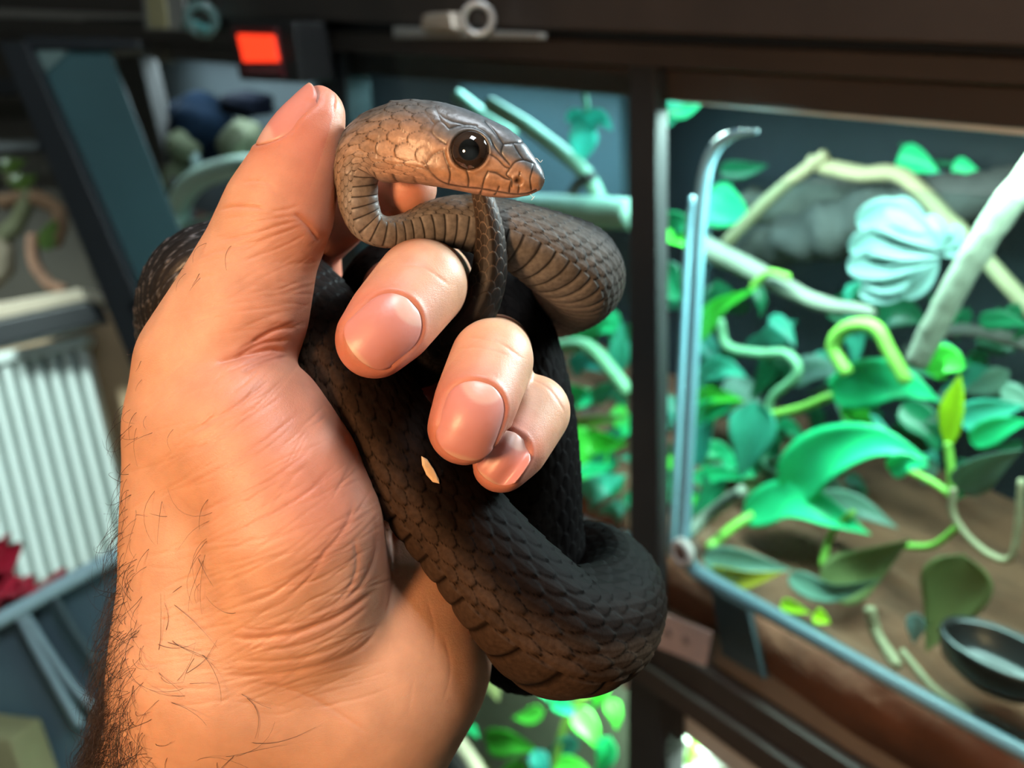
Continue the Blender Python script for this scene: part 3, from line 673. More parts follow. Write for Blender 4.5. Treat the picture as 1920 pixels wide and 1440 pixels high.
dslab('pale_corner', [(42, 92), (128, 84), (122, 100), (70, 150)], 1.225, .004, simple_mat('pale_teal_film', (.13, .19, .18), .4), od, .0005)
# far left: neighbouring tank with brown plants on a shelf
fl = empty('shelf_tank', W(60, 560, 1.75)); tag(fl, 'dim tank on a pale shelf at the far left edge', 'terrarium')
dslab('back_panel', [(-120, 80), (60, 80), (200, 560), (-120, 580)], 1.95, .02, simple_mat('dim_brown_panel', (.028, .022, .014), .8, nscale=6, noise=.6), fl)
for y0, y1 in ((150, 182), (268, 290)):
    dslab('crossbar', [(-120, y0), (70, y0 - 6), (74, y1 - 8), (-120, y1)], 1.85, .02, RAIL2, fl)
dslab('shelf', [(-120, 588), (150, 540), (164, 562), (-120, 624)], 1.72, .12, simple_mat('cream_shelf', (.46, .38, .28), .6), fl)
dslab('shelf_rail', [(-120, 626), (166, 566), (186, 604), (-120, 676)], 1.70, .05, RAIL2, fl)
for i, (pts, r, mt, lb) in enumerate((([(-20, 470), (30, 420), (50, 360), (20, 330)], 16, simple_mat('olive_root', (.05, .05, .018), .8), 'dim olive root in the far left tank'), ([(60, 440), (64, 490), (90, 530), (120, 545)], 11, simple_mat('terracotta_twig', (.20, .10, .06), .8), 'terracotta twig bending down to the pale shelf'),
                                      ([(0, 380), (60, 370), (110, 400), (100, 460)], 15, simple_mat('rust_stem', (.08, .035, .012), .8), 'rust-brown stem arching in the far left tank'), ([(-30, 540), (10, 500), (4, 450)], 18, simple_mat('tan_root', (.11, .085, .055), .8), 'tan root at the very left edge above the shelf'))):
    tag(px_tube('root', pts, r, mt, None, depth=1.76, wob=.12, seed=i), lb, 'root', 'roots in the far left tank')
gl = empty('dim_fern', W(90, 440, 1.74)); tag(gl, 'dim green leaves beside the open door\'s frame', 'plant')
def dleaf(pts, w, mat, parent, depth):
    P_ = catmull(np.array([np.array(W(x, y, depth)) for x, y in pts]), 6); n = len(P_); f = np.linspace(0, 1, n)
    T_ = nrm(np.gradient(P_, axis=0)); vw = nrm(P_ - CAM); sd = nrm(np.cross(T_, vw)); hw = w * .5 * depth / FPX * (np.sin(np.pi * f ** .7) + .02)
    V = []; 
    for off in (0, .0015):
        for j in (-1, 0, 1): V.append(P_ + sd * (hw * j)[:, None] + vw * (abs(j) * hw * .3)[:, None] + vw * off)
    V = np.vstack(V); F = []
    for s_ in (0, 3):
        for j in (0, 1):
            for i in range(n - 1):
                a = (s_ + j) * n + i; b = (s_ + j + 1) * n + i; F.append((a, a + 1, b + 1, b))
    return mesh_obj('leaf', V, F, mat, parent)
for p, w in (([(84, 470), (92, 440), (104, 410)], 34), ([(20, 330), (40, 340), (70, 330)], 30), ([(0, 300), (20, 310), (50, 300)], 30)):
    dleaf(p, w, leaf_mat('dim_leaf', (.05, .09, .01)), gl, 1.74)
# wood panelling and the white ribbed radiator
dslab('wall_panel', [(-260, 640), (250, 575), (420, 1100), (-260, 1180)], 2.25, .03, simple_mat('tan_wood_panel', (.50, .34, .20), .6, nscale=5, noise=.25), None, .004)
wp = bpy.data.objects['wall_panel']; wp['kind'] = 'structure'; wp.name = 'trim_1'
ra = empty('radiator', W(110, 1070, 2.15)); tag(ra, 'white ribbed radiator on the wall at left', 'radiator')
RADM = simple_mat('white_enamel', (.74, .84, .80), .45, noise=.05)
def radp(u, w):     # u across, w down, pixel frame of the slanted radiator
    tl = np.array([-150, 700.]); tr = np.array([158, 636.]); bl = np.array([-40, 1140.]); br = np.array([262, 1050.])
    return (tl * (1 - u) + tr * u) * (1 - w) + (bl * (1 - u) + br * u) * w
dslab('back_plate', [tuple(radp(0, 0)), tuple(radp(1, 0)), tuple(radp(1, 1)), tuple(radp(0, 1))], 2.2, .02, RADM, ra)
nr_ = 11
for i in range(nr_):
    u0 = (i + .18) / nr_; u1 = (i + .82) / nr_
    dslab('rib', [tuple(radp(u0, .03)), tuple(radp(u1, .03)), tuple(radp(u1, .97)), tuple(radp(u0, .97))], 2.165, .034, RADM, ra, .010)
dslab('top_grille', [tuple(radp(-.02, -.02)), tuple(radp(1.02, -.02)), tuple(radp(1.0, .03)), tuple(radp(0, .03))], 2.15, .05, RADM, ra, .006)
# grey crate with pale blue rim, straps and the red bag in it
cr_ = empty('storage_crate', W(110, 1500, 1.0)); tag(cr_, 'grey plastic crate with pale blue rim at the lower left', 'crate')
CRM = simple_mat('slate_plastic', (.10, .15, .18), .45, nscale=6, noise=.3)
dslab('front_wall', [(-200, 1270), (330, 985), (420, 1560), (-200, 1640)], 1.0, .012, CRM, cr_)
o = px_tube('rim', [(-210, 1268), (0, 1162), (130, 1090), (340, 976)], 15, simple_mat('pale_blue_plastic', (.55, .74, .84), .35), cr_, depth=.985, n=8)
dslab('side_wall', [(-200, 1270), (330, 985), (330, 1000), (-200, 1300)], 1.0, .25, CRM, cr_)
STR = simple_mat('grey_strap', (.28, .35, .39), .5)
px_tube('strap', [(30, 1140), (60, 1200), (110, 1290), (150, 1360)], 9, STR, cr_, depth=.985)
px_tube('strap', [(46, 1150), (90, 1220), (140, 1290), (180, 1330)], 8, STR, cr_, depth=.986)
px_tube('strap', [(96, 1112), (150, 1200), (200, 1270), (240, 1310)], 9, simple_mat('dark_strap', (.04, .058, .068), .5), cr_, depth=.985)
def crumple2(u, w, h): return np.array(W(-60 + 160 * u, 1066 + 96 * w - 14 * math.sin(3.0 * u) - 40 * (u - .5) * w, 1.06)) + np.array([0, 1, 0]) * (h + .05 * math.cos(3 * u) * math.cos(3 * w))
NBs = NB
crumple('red_bag', crumple2, 34, 24, simple_mat('red_foil', (.62, .02, .05), .3, nscale=14, noise=.5, coat=.4), 6, .014, 'crumpled shiny red bag behind the crate\'s rim', 'bag')
ta = dslab('cardboard_box', [(-120, 1370), (20, 1386), (60, 1500), (-120, 1500)], .93, .06, simple_mat('tan_cardboard', (.32, .26, .13), .8), None, .003); tag(ta, 'tan cardboard box corner at the lower left edge', 'box')
# ------------------------------------------------------------------ hand: one continuous surface from a blended distance field
VOX = 0.0006
def round_cone(P, a, b, r1, r2):
    ba = b - a; l2 = ba @ ba; rr = r1 - r2; a2 = l2 - rr * rr; il2 = 1.0 / l2
    pa = P - a.astype(np.float32)
    y = pa @ ba.astype(np.float32); z = y - l2
    tmp = pa * np.float32(l2) - y[..., None] * ba.astype(np.float32)
    x2 = np.einsum('...i,...i->...', tmp, tmp)
    y2 = y * y * l2; z2 = z * z * l2
    k = np.sign(rr) * rr * rr * x2
    d = (np.sqrt(np.maximum(x2 * a2 * il2, 0)) + y * rr) * il2 - r1
    c1 = np.sign(z) * a2 * z2 > k
    d = np.where(c1, np.sqrt(x2 + z2) * il2 - r2, d)
    c2 = (~c1) & (np.sign(y) * a2 * y2 < k)
    d = np.where(c2, np.sqrt(x2 + y2) * il2 - r1, d)
    return d.astype(np.float32)
def smin(a, b, k):
    h = np.maximum(k - np.abs(a - b), 0) / k
    return np.minimum(a, b) - h * h * k * 0.25

# chains: (px, py, depth m, radius px)
HAND_CHAINS = {
    'forearm_radial': [(300, 1720, .222, 200), (385, 1400, .210, 186), (425, 1240, .204, 190)],
    'forearm_ulnar': [(560, 1720, .225, 190), (640, 1400, .216, 176), (668, 1270, .213, 182)],
    'metacarpal': [(425, 1240, .204, 192), (415, 1020, .203, 182), (402, 800, .201, 160)],
    'thenar': [(460, 818, .195, 164), (522, 905, .193, 163), (545, 990, .193, 174), (545, 1120, .199, 188)],
    'hypothenar': [(640, 1290, .213, 180), (742, 1216, .216, 160), (785, 1040, .227, 148), (850, 890, .258, 118)],
    'palm': [(560, 1080, .232, 190), (600, 820, .250, 160), (650, 680, .268, 120)],
    'palm2': [(640, 1100, .232, 190), (740, 850, .262, 140), (810, 740, .275, 110)],
    'thumb': [(402, 800, .201, 159), (398, 692, .200, 143), (450, 585, .199, 128), (488, 480, .198, 107), (522, 398, .197, 104), (552, 318, .195, 84), (578, 255, .194, 68), (591, 216, .194, 57)],
    'index': [(540, 640, .262, 105), (568, 455, .252, 70), (655, 388, .233, 60), (735, 356, .211, 57), (764, 352, .205, 56)],
    'middle': [(680, 620, .278, 95), (808, 529, .222, 80), (789, 534, .195, 87), (733, 602, .187, 84), (702, 637, .184, 74)],
    'ring': [(800, 720, .282, 85), (930, 655, .236, 66), (922, 676, .194, 79), (892, 755, .186, 79), (872, 802, .184, 71)],
    'pinky': [(870, 820, .278, 78), (1000, 765, .238, 60), (1000, 772, .206, 70), (964, 836, .199, 66), (940, 868, .196, 57)],
}
def chain_prims(name):
    out = []
    ch = HAND_CHAINS[name]
    for p, q in zip(ch[:-1], ch[1:]):
        out.append((C(*p[:3]), C(*q[:3]), p[3] * p[2] / FPX, q[3] * q[2] / FPX))
    return out
def hand_field():
    allp = [pr for n in HAND_CHAINS for pr in chain_prims(n)]
    lo = np.min([np.minimum(a - r1, b - r2) for a, b, r1, r2 in allp], axis=0) - 0.003
    hi = np.max([np.maximum(a + r1, b + r2) for a, b, r1, r2 in allp], axis=0) + 0.003
    lo[1] = C(0, 1640, .215)[1]            # cut the forearm well below the frame
    n = np.ceil((hi - lo) / VOX).astype(int)
    ax = [(lo[i] + VOX * np.arange(n[i])).astype(np.float32) for i in range(3)]
    BIG = np.float32(0.02)
    def chain_field(name):
        F = np.full(tuple(n), BIG, np.float32)
        for a, b, r1, r2 in chain_prims(name):
            l = np.minimum(a - r1, b - r2) - 0.013; h = np.maximum(a + r1, b + r2) + 0.013
            i0 = np.clip(((l - lo) / VOX).astype(int), 0, n); i1 = np.clip(((h - lo) / VOX).astype(int) + 1, 0, n)
            if (i1 <= i0).any(): continue
            sl = tuple(slice(i0[k], i1[k]) for k in range(3))
            P = np.stack(np.meshgrid(ax[0][sl[0]], ax[1][sl[1]], ax[2][sl[2]], indexing='ij'), -1)
            F[sl] = np.minimum(F[sl], round_cone(P, a, b, r1, r2))
        return F
    D = chain_field('forearm_radial')
    D = smin(D, chain_field('forearm_ulnar'), np.float32(0.012))
    D = smin(D, chain_field('metacarpal'), np.float32(0.008))
    D = smin(D, chain_field('hypothenar'), np.float32(0.020))
    D = smin(D, chain_field('palm'), np.float32(0.014))
    D = smin(D, chain_field('palm2'), np.float32(0.010))
    D = smin(D, chain_field('thenar'), np.float32(0.0040))
    D = smin(D, chain_field('thumb'), np.float32(0.0020))
    fing = None
    for nm, k in (('index', 0.004), ('middle', 0.004), ('ring', 0.004), ('pinky', 0.004)):
        f = chain_field(nm)
        fing = f if fing is None else smin(fing, f, np.float32(0.0012))
    D = smin(D, fing, np.float32(0.0035))
    # soften the field a little so that neighbouring cones run into each other without edges
    for _ in range(2):
        for axis in range(3):
            D = (np.roll(D, 1, axis) + 2 * D + np.roll(D, -1, axis)) * np.float32(0.25)
    D[:, 0, :] = 0.001                        # close the wrist end
    return D, lo
def surface_nets(D, lo, h):
    s = D < 0
    nx, ny, nz = D.shape
    cnt = np.zeros((nx - 1, ny - 1, nz - 1), np.int8)
    offs = [(i, j, k) for i in (0, 1) for j in (0, 1) for k in (0, 1)]
    for i, j, k in offs:
        cnt += s[i:nx - 1 + i, j:ny - 1 + j, k:nz - 1 + k]
    act = (cnt > 0) & (cnt < 8)
    cells = np.argwhere(act)
    idx = -np.ones(act.shape, np.int64); idx[act] = np.arange(len(cells))
    val = np.stack([D[cells[:, 0] + i, cells[:, 1] + j, cells[:, 2] + k] for i, j, k in offs], 1).astype(np.float64)
    acc = np.zeros((len(cells), 3)); num = np.zeros(len(cells))
    O = np.array(offs, float)
    for a in range(8):
        for b in range(a + 1, 8):
            if np.abs(O[a] - O[b]).sum() != 1: continue
            va, vb = val[:, a], val[:, b]
            m = (va < 0) != (vb < 0)
            t = np.where(m, va / np.where(m, va - vb, 1), 0)
            acc += np.where(m[:, None], O[a] + t[:, None] * (O[b] - O[a]), 0); num += m
    V = lo + h * (cells + acc / num[:, None])
    faces = []
    for axis in range(3):
        u, w = (axis + 1) % 3, (axis + 2) % 3
        sl0 = [slice(1, None)] * 3; sl1 = [slice(1, None)] * 3
        sl0[axis] = slice(0, -1); sl1[axis] = slice(1, None)
        A = s[tuple(sl0)]; B = s[tuple(sl1)]
        ch = np.argwhere(A != B)
        base = ch.copy(); 
        for k in range(3):
            if k != axis: base[:, k] += 1
        ins = s[base[:, 0], base[:, 1], base[:, 2]]
        ok = (base < np.array(act.shape)).all(1)
        base, ins = base[ok], ins[ok]
        du = np.zeros(3, int); du[u] = 1; dw = np.zeros(3, int); dw[w] = 1
        q = [idx[tuple((base - o).T)] for o in (0 * du, du, du + dw, dw)]
        F = np.stack(q, 1)
        F[~ins] = F[~ins][:, ::-1]
        faces.append(F)
    F = np.vstack(faces)
    F = F[(F >= 0).all(1)]
    return V, F[:, ::-1]
def vert_normals(V, F):
    a, b, c, d = (V[F[:, i]] for i in range(4))
    n = np.cross(c - a, d - b)
    out = np.zeros_like(V)
    for i in range(4):
        for k in range(3):
            out[:, k] += np.bincount(F[:, i], n[:, k], len(V))
    return nrm(out)
def quad_subdivide(V, F):
    E = np.vstack([F[:, [0, 1]], F[:, [1, 2]], F[:, [2, 3]], F[:, [3, 0]]]); Es = np.sort(E, 1)
    key = Es[:, 0].astype(np.int64) * len(V) + Es[:, 1]
    u, inv = np.unique(key, return_inverse=True)
    e0, e1 = u // len(V), u % len(V)
    me = 0.5 * (V[e0] + V[e1]); mf = V[F].mean(1)
    nv, ne, nf = len(V), len(u), len(F)
    V2 = np.vstack([V, me, mf])
    e = (nv + inv).reshape(4, nf).T
    c = (nv + ne + np.arange(nf))
    Q = np.vstack([np.stack([F[:, k], e[:, k], c, e[:, (k + 3) % 4]], 1) for k in range(4)])
    return V2, Q
def smooth_mesh(V, F, it, lam=0.5):
    E = np.vstack([F[:, [0, 1]], F[:, [1, 2]], F[:, [2, 3]], F[:, [3, 0]]])
    deg = np.bincount(E[:, 0], minlength=len(V)) + np.bincount(E[:, 1], minlength=len(V))
    for _ in range(it):
        acc = np.zeros_like(V)
        for k in range(3):
            acc[:, k] = np.bincount(E[:, 0], V[E[:, 1], k], len(V)) + np.bincount(E[:, 1], V[E[:, 0], k], len(V))
        V = V + lam * (acc / deg[:, None] - V)
    return V

_D, _lo = hand_field()
HV, HF = surface_nets(_D, _lo, VOX)
del _D
HV = smooth_mesh(HV, HF, 3)
HV0, HF0 = HV.copy(), HF.copy()
HV, HF = quad_subdivide(HV, HF)
HV = smooth_mesh(HV, HF, 2)
HN = vert_normals(HV, HF)
if np.mean(np.einsum('ij,ij->i', HN, HV - HV.mean(0))) < 0:
    HF = HF[:, ::-1]; HN = -HN; HF0 = HF0[:, ::-1]
# fine faces only where the skin is turned to the light and the lens; the back of the hand keeps the coarse ones
_f = -np.einsum('ij,ij->i', HN[:len(HV0)], nrm(HV0))
_fine = _f[HF0].max(1) > -0.45
HF = np.vstack([HF[np.tile(_fine, 4)], HF0[~_fine]])
_used = np.unique(HF); _re = -np.ones(len(HV), np.int64); _re[_used] = np.arange(len(_used))
HF = _re[HF]; HV = HV[_used]; HN = HN[_used]
# ---- nails: local frames on the finger ends
def build_bvh(V, F):
    return BVHTree.FromPolygons(V.tolist(), F.tolist())
HB = build_bvh(HV0, HF0)
def cast(px, py):
    d = Vector(C(px, py, 1.0)).normalized()
    loc, n, i, t = HB.ray_cast(Vector((0, 0, 0)), d)
    return (np.array(loc), np.array(n)) if loc is not None else (None, None)
# name, centre px, a px further toward the free edge, half length, half width (m), normal tweak
NAILS = [('middle', (726, 616), (672, 664), .0070, .0056, (0.0, 0.0, 0)),
         ('ring', (888, 788), (864, 862), .0071, .0054, (0.0, 0.0, 0)),
         ('pinky', (948, 858), (912, 906), .0052, .0042, (0.15, -0.1, 0)),
         ('thumb', (560, 228), (594, 172), .0073, .0058, (-0.75, 0.30, 0))]
nail_frames = []
for nm, c, e, hl, hw, tw in NAILS:
    p, _ = cast(*c)
    near = np.linalg.norm(HV - p, axis=1) < 0.004
    n = nrm(HN[near].mean(0) + np.array(tw))
    d = p[2]
    a = C(e[0], e[1], d) - C(c[0], c[1], d)
    a = a - n * (a @ n); a = nrm(a)
    if nm == 'thumb':
        # the thumb's nail sits round on its outer side
        n = nrm(np.array([-.80, .29, -.53]))
        loc, nn, i, t = HB.ray_cast(Vector(C(572, 232, .194) + n * 0.03), Vector(-n))
        p = np.array(loc)
        a = C(598, 165, .194) - C(545, 300, .194); a = nrm(a - n * (a @ n))
    b = nrm(np.cross(n, a))
    nail_frames.append((nm, p, a, b, n, hl, hw))
def nail_half_width(u):
    # rounded at the root, a flatter curve at the free edge
    u = np.clip(u, -1, 1)
    w_root = np.sqrt(np.clip(1 - np.abs(np.minimum(u + 0.25, 0) / 0.75) ** 2.3, 0, 1))
    w_tip = np.clip(1 - np.abs(np.maximum(u - 0.25, 0) / 0.75) ** 3.2, 0, 1) ** 0.55
    return np.minimum(w_root, w_tip)
disp = np.zeros(len(HV))
redness = np.zeros(len(HV))
nail_mask = np.zeros(len(HV))
for nm, p, a, b, n, hl, hw in nail_frames:
    q = HV - p
    u = q @ a / hl; v = q @ b / hw; w = q @ n
    m = (np.abs(w) < 0.008) & (np.abs(u) < 2.2) & (np.abs(v) < 2.2)
    # outward distance from the nail's outline, roughly, in metres
    th = np.arctan2(v, u)
    rr = np.hypot(u, v)
    # radius of outline along that direction
    ts = np.linspace(-np.pi, np.pi, 361)
    us = np.linspace(-1, 1, 801); ws = nail_half_width(us)
    ang = np.r_[np.arctan2(ws, us)[::-1], ]
    rad = np.hypot(us, ws)[::-1]
    R = np.interp(np.abs(th), ang, rad)
    dist = (rr - R) * (hl + hw) / 2
    ins = sstep(0.0004, -0.0006, dist)
    fold = np.exp(-((dist - 0.0008) / 0.0006) ** 2) * sstep(0.9, 0.2, u)
    groove = np.exp(-((dist - 0.0001) / 0.00035) ** 2)
    dd = -0.0006 * ins + 0.00016 * fold - 0.00022 * groove
    disp[m] += dd[m]
    redness[m] += (0.55 * np.exp(-np.maximum(dist, 0) / 0.004))[m]
    nail_mask[m] = np.maximum(nail_mask[m], ins[m])

# ---- creases traced where the palm folds: (points, depth mm, half width px)
CREASES = [
    ([(408, 396), (433, 388), (470, 388), (500, 392)], .45, 6), ([(450, 342), (492, 340), (520, 354)], .30, 5),
    ([(462, 352), (500, 352), (524, 366)], .18, 4), ([(418, 412), (460, 404), (520, 404)], .2, 4),
    ([(548, 398), (566, 412), (583, 430), (600, 456)], .5, 9), ([(560, 385), (540, 392), (505, 398)], .22, 5),
    ([(566, 412), (520, 424), (470, 440), (400, 452)], .30, 5), ([(572, 420), (520, 440), (450, 462), (390, 472)], .26, 5),
    ([(560, 404), (500, 412), (430, 430)], .2, 4), ([(580, 436), (530, 462), (470, 484), (400, 500)], .2, 4),
    ([(430, 470), (400, 474), (372, 486)], .2, 4), ([(470, 420), (430, 440), (400, 446)], .2, 4),
    ([(467, 646), (517, 618), (560, 616)], .6, 9), ([(433, 676), (492, 644), (548, 636)], .6, 8),
    ([(544, 664), (515, 656), (480, 662), (400, 682)], .85, 10), ([(545, 668), (505, 676), (450, 700)], .6, 8),
    ([(440, 660), (500, 628), (560, 600)], .3, 7), ([(420, 700), (480, 676), (530, 660)], .3, 6),
    ([(514, 706), (452, 755), (390, 792), (329, 820)], .50, 8), ([(570, 767), (493, 828), (411, 880), (329, 921)], .30, 6),
    ([(540, 735), (480, 776), (410, 822), (340, 856)], .28, 6), ([(596, 834), (514, 895), (421, 941), (350, 968)], .28, 6),
    ([(637, 864), (565, 931), (462, 988), (360, 1029)], .25, 6), ([(668, 926), (647, 988), (591, 1055), (514, 1111), (437, 1142)], .40, 9),
    ([(709, 1101), (642, 1152), (565, 1183), (483, 1198), (421, 1193)], .95, 11), ([(719, 1162), (678, 1214), (591, 1250), (504, 1265), (411, 1270)], .55, 10),
    ([(735, 975), (738, 1050), (736, 1111), (722, 1165)], .9, 12), ([(462, 1280), (540, 1291), (617, 1327), (694, 1378)], .40, 9),
    ([(700, 960), (706, 1029), (682, 1090), (640, 1135)], .55, 10), ([(664, 1000), (668, 1070), (636, 1126), (570, 1160)], .45, 9),
    ([(620, 1010), (590, 1070), (530, 1130), (460, 1160)], .30, 8), ([(560, 1160), (500, 1180), (440, 1176)], .3, 7),
    ([(700, 1130), (630, 1180), (560, 1210), (480, 1222)], .45, 8), ([(690, 1180), (620, 1220), (540, 1238), (430, 1240)], .35, 8),
    ([(832, 1188), (845, 1255), (832, 1317)], .16, 7), ([(776, 1265), (766, 1342)], .14, 7), ([(800, 1120), (815, 1180), (812, 1230)], .12, 6),
    ([(870, 632), (930, 640), (985, 676)], .22, 6), ([(850, 655), (900, 652), (960, 668)], .15, 5),
    ([(985, 706), (1030, 730), (1062, 778)], .28, 5), ([(740, 500), (790, 500), (850, 540)], .15, 6),
]
vx, vy = to_px(HV)
facing = -np.einsum('ij,ij->i', HN, nrm(HV))
front = sstep(0.0, 0.25, facing) * (HV[:, 2] < 0.232)
# which finger a vertex belongs to keeps a crease on its own skin: creases act on the nearest surface only (depth limit above)
for pts, dep, hw_ in CREASES:
    pp = catmull(np.array(pts, float), 8)
    x0, y0 = pp.min(0) - 40; x1, y1 = pp.max(0) + 40
    m = np.where((vx > x0) & (vx < x1) & (vy > y0) & (vy < y1) & (front > 0))[0]
    d, t = poly_dist(vx[m], vy[m], pp)
    prof = -np.exp(-(d / (hw_ * 0.45)) ** 2) + 0.22 * np.exp(-((d - hw_ * 1.6) / (hw_ * 0.9)) ** 2)
    fade = sstep(0, 0.18, t) * sstep(1, 0.82, t)
    disp[m] += dep * 1e-3 * (0.5 if pp[:, 1].mean() < 690 else 0.36) * prof * fade * front[m]
    redness[m] += 0.30 * dep * np.exp(-(d / (hw_ * 1.6)) ** 2) * fade
# fine skin lines over the thenar, running across it
rg = np.random.RandomState(5)
for k in range(190):
    cx, cy = rg.uniform(300, 690), rg.uniform(700, 1330)
    ln = rg.uniform(40, 130)
    ang = math.radians(-32 + rg.normal(0, 9) + (cy - 950) * 0.05 - (cx - 500) * 0.05)
    bend = rg.normal(0, 8)
    pp = catmull(np.array([(cx - ln * math.cos(ang), cy - ln * math.sin(ang)), (cx, cy + bend), (cx + ln * math.cos(ang), cy + ln * math.sin(ang))]), 4)
    x0, y0 = pp.min(0) - 12; x1, y1 = pp.max(0) + 12
    m = np.where((vx > x0) & (vx < x1) & (vy > y0) & (vy < y1) & (front > 0))[0]
    if not len(m): continue
    d, t = poly_dist(vx[m], vy[m], pp)
    disp[m] += -0.00008 * np.exp(-(d / 2.3) ** 2) * np.sin(np.pi * t) * front[m]
for k in range(60):
    cx, cy = rg.uniform(360, 620), rg.uniform(430, 640)
    ln = rg.uniform(20, 70)
    ang = math.radians(-18 + rg.normal(0, 14))
    pp = np.array([(cx - ln * math.cos(ang), cy - ln * math.sin(ang)), (cx, cy + rg.normal(0, 4)), (cx + ln * math.cos(ang), cy + ln * math.sin(ang))])
    x0, y0 = pp.min(0) - 12; x1, y1 = pp.max(0) + 12
    m = np.where((vx > x0) & (vx < x1) & (vy > y0) & (vy < y1) & (front > 0))[0]
    if not len(m): continue
    d, t = poly_dist(vx[m], vy[m], pp)
    disp[m] += -0.00006 * np.exp(-(d / 2.4) ** 2) * np.sin(np.pi * t) * front[m]
HV2 = HV + HN * disp[:, None]

# ---- skin colour: fingertips, knuckle folds and the palm are redder, the back of the wrist yellower
def blob(cx, cy, r): return np.exp(-((vx - cx) ** 2 + (vy - cy) ** 2) / (r * r))
tips = blob(700, 640, 110) + blob(868, 810, 110) + blob(940, 880, 90) + 0.9 * blob(764, 352, 90) + 0.75 * blob(600, 250, 140)
pal = blob(560, 800, 190) + 0.8 * blob(640, 960, 130) + 0.5 * blob(500, 560, 140) + 0.6 * blob(600, 400, 110)
inner = sstep(0.212, 0.24, HV[:, 2])
red = np.clip(0.75 * tips + 0.6 * pal + redness + 0.5 * inner, 0, 1.3)
base = np.array([0.60, 0.318, 0.190]); blush = np.array([0.57, 0.205, 0.135])
skin_col = base + (blush - base) * np.clip(red, 0, 1)[:, None]
skin_col = skin_col * (1 - 0.18 * np.clip(redness, 0, 1))[:, None]

k = N('skin')
at = k.new('ShaderNodeAttribute', attribute_name='Col')
tc = k.new('ShaderNodeTexCoord')
n1 = k.new('ShaderNodeTexNoise'); n1.inputs['Scale'].default_value = 180; n1.inputs['Detail'].default_value = 5
k.link(tc.outputs['Object'], n1.inputs['Vector'])
mr = k.new('ShaderNodeMapRange'); mr.inputs['From Min'].default_value = .3; mr.inputs['From Max'].default_value = .7; mr.inputs['To Min'].default_value = .90; mr.inputs['To Max'].default_value = 1.08
k.link(n1.outputs['Fac'], mr.inputs['Value'])
mul = k.new('ShaderNodeVectorMath', operation='SCALE'); k.link(at.outputs['Color'], mul.inputs[0]); k.link(mr.outputs['Result'], mul.inputs['Scale'])
k.link(mul.outputs['Vector'], k.b.inputs['Base Color'])
k.b.inputs['Roughness'].default_value = 0.46
k.b.inputs['Specular IOR Level'].default_value = 0.42
k.b.inputs['Subsurface Weight'].default_value = 0.22
k.b.inputs['Subsurface Radius'].default_value = (1.0, 0.35, 0.18)
k.b.inputs['Subsurface Scale'].default_value = 0.0035
vo = k.new('ShaderNodeTexVoronoi', feature='DISTANCE_TO_EDGE'); vo.inputs['Scale'].default_value = 1500
wv = k.new('ShaderNodeTexNoise'); wv.inputs['Scale'].default_value = 900; wv.inputs['Detail'].default_value = 3
mp = k.new('ShaderNodeMapping'); mp.inputs['Scale'].default_value = (1.0, 0.7, 1.6); mp.inputs['Rotation'].default_value = (0, 0.6, 0)
k.link(tc.outputs['Object'], mp.inputs['Vector']); k.link(mp.outputs['Vector'], vo.inputs['Vector']); k.link(tc.outputs['Object'], wv.inputs['Vector'])
cl = k.new('ShaderNodeMath', operation='MINIMUM'); cl.inputs[1].default_value = 0.12; k.link(vo.outputs['Distance'], cl.inputs[0])
sm = k.new('ShaderNodeMath', operation='MULTIPLY_ADD'); sm.inputs[1].default_value = 0.25; k.link(wv.outputs['Fac'], sm.inputs[0]); k.link(cl.outputs[0], sm.inputs[2])
bp = k.new('ShaderNodeBump'); bp.inputs['Strength'].default_value = 0.22; bp.inputs['Distance'].default_value = 0.0006
k.link(sm.outputs[0], bp.inputs['Height']); k.link(bp.outputs['Normal'], k.b.inputs['Normal'])
SKIN = k.m

hand_origin = to_world(C(500, 1500, .212))
hand = mesh_obj('hand', to_world(HV2), HF, SKIN, origin=hand_origin, colors=skin_col)
tag(hand, 'bare left hand and hairy wrist gripping the coiled black snake, thumb raised', 'hand')

# ---- nail plates
k = N('fingernail')
at = k.new('ShaderNodeAttribute', attribute_name='Col'); k.link(at.outputs['Color'], k.b.inputs['Base Color'])
k.b.inputs['Roughness'].default_value = 0.38; k.b.inputs['Specular IOR Level'].default_value = 0.5
k.b.inputs['Subsurface Weight'].default_value = 0.15; k.b.inputs['Subsurface Radius'].default_value = (1, .4, .25); k.b.inputs['Subsurface Scale'].default_value = 0.002
tc = k.new('ShaderNodeTexCoord'); wn = k.new('ShaderNodeTexNoise'); wn.inputs['Scale'].default_value = 600
k.link(tc.outputs['Object'], wn.inputs['Vector'])
bp = k.new('ShaderNodeBump'); bp.inputs['Strength'].default_value = 0.12; bp.inputs['Distance'].default_value = 0.0004
k.link(wn.outputs['Fac'], bp.inputs['Height']); k.link(bp.outputs['Normal'], k.b.inputs['Normal'])
NAILM = k.m
HB2 = HB
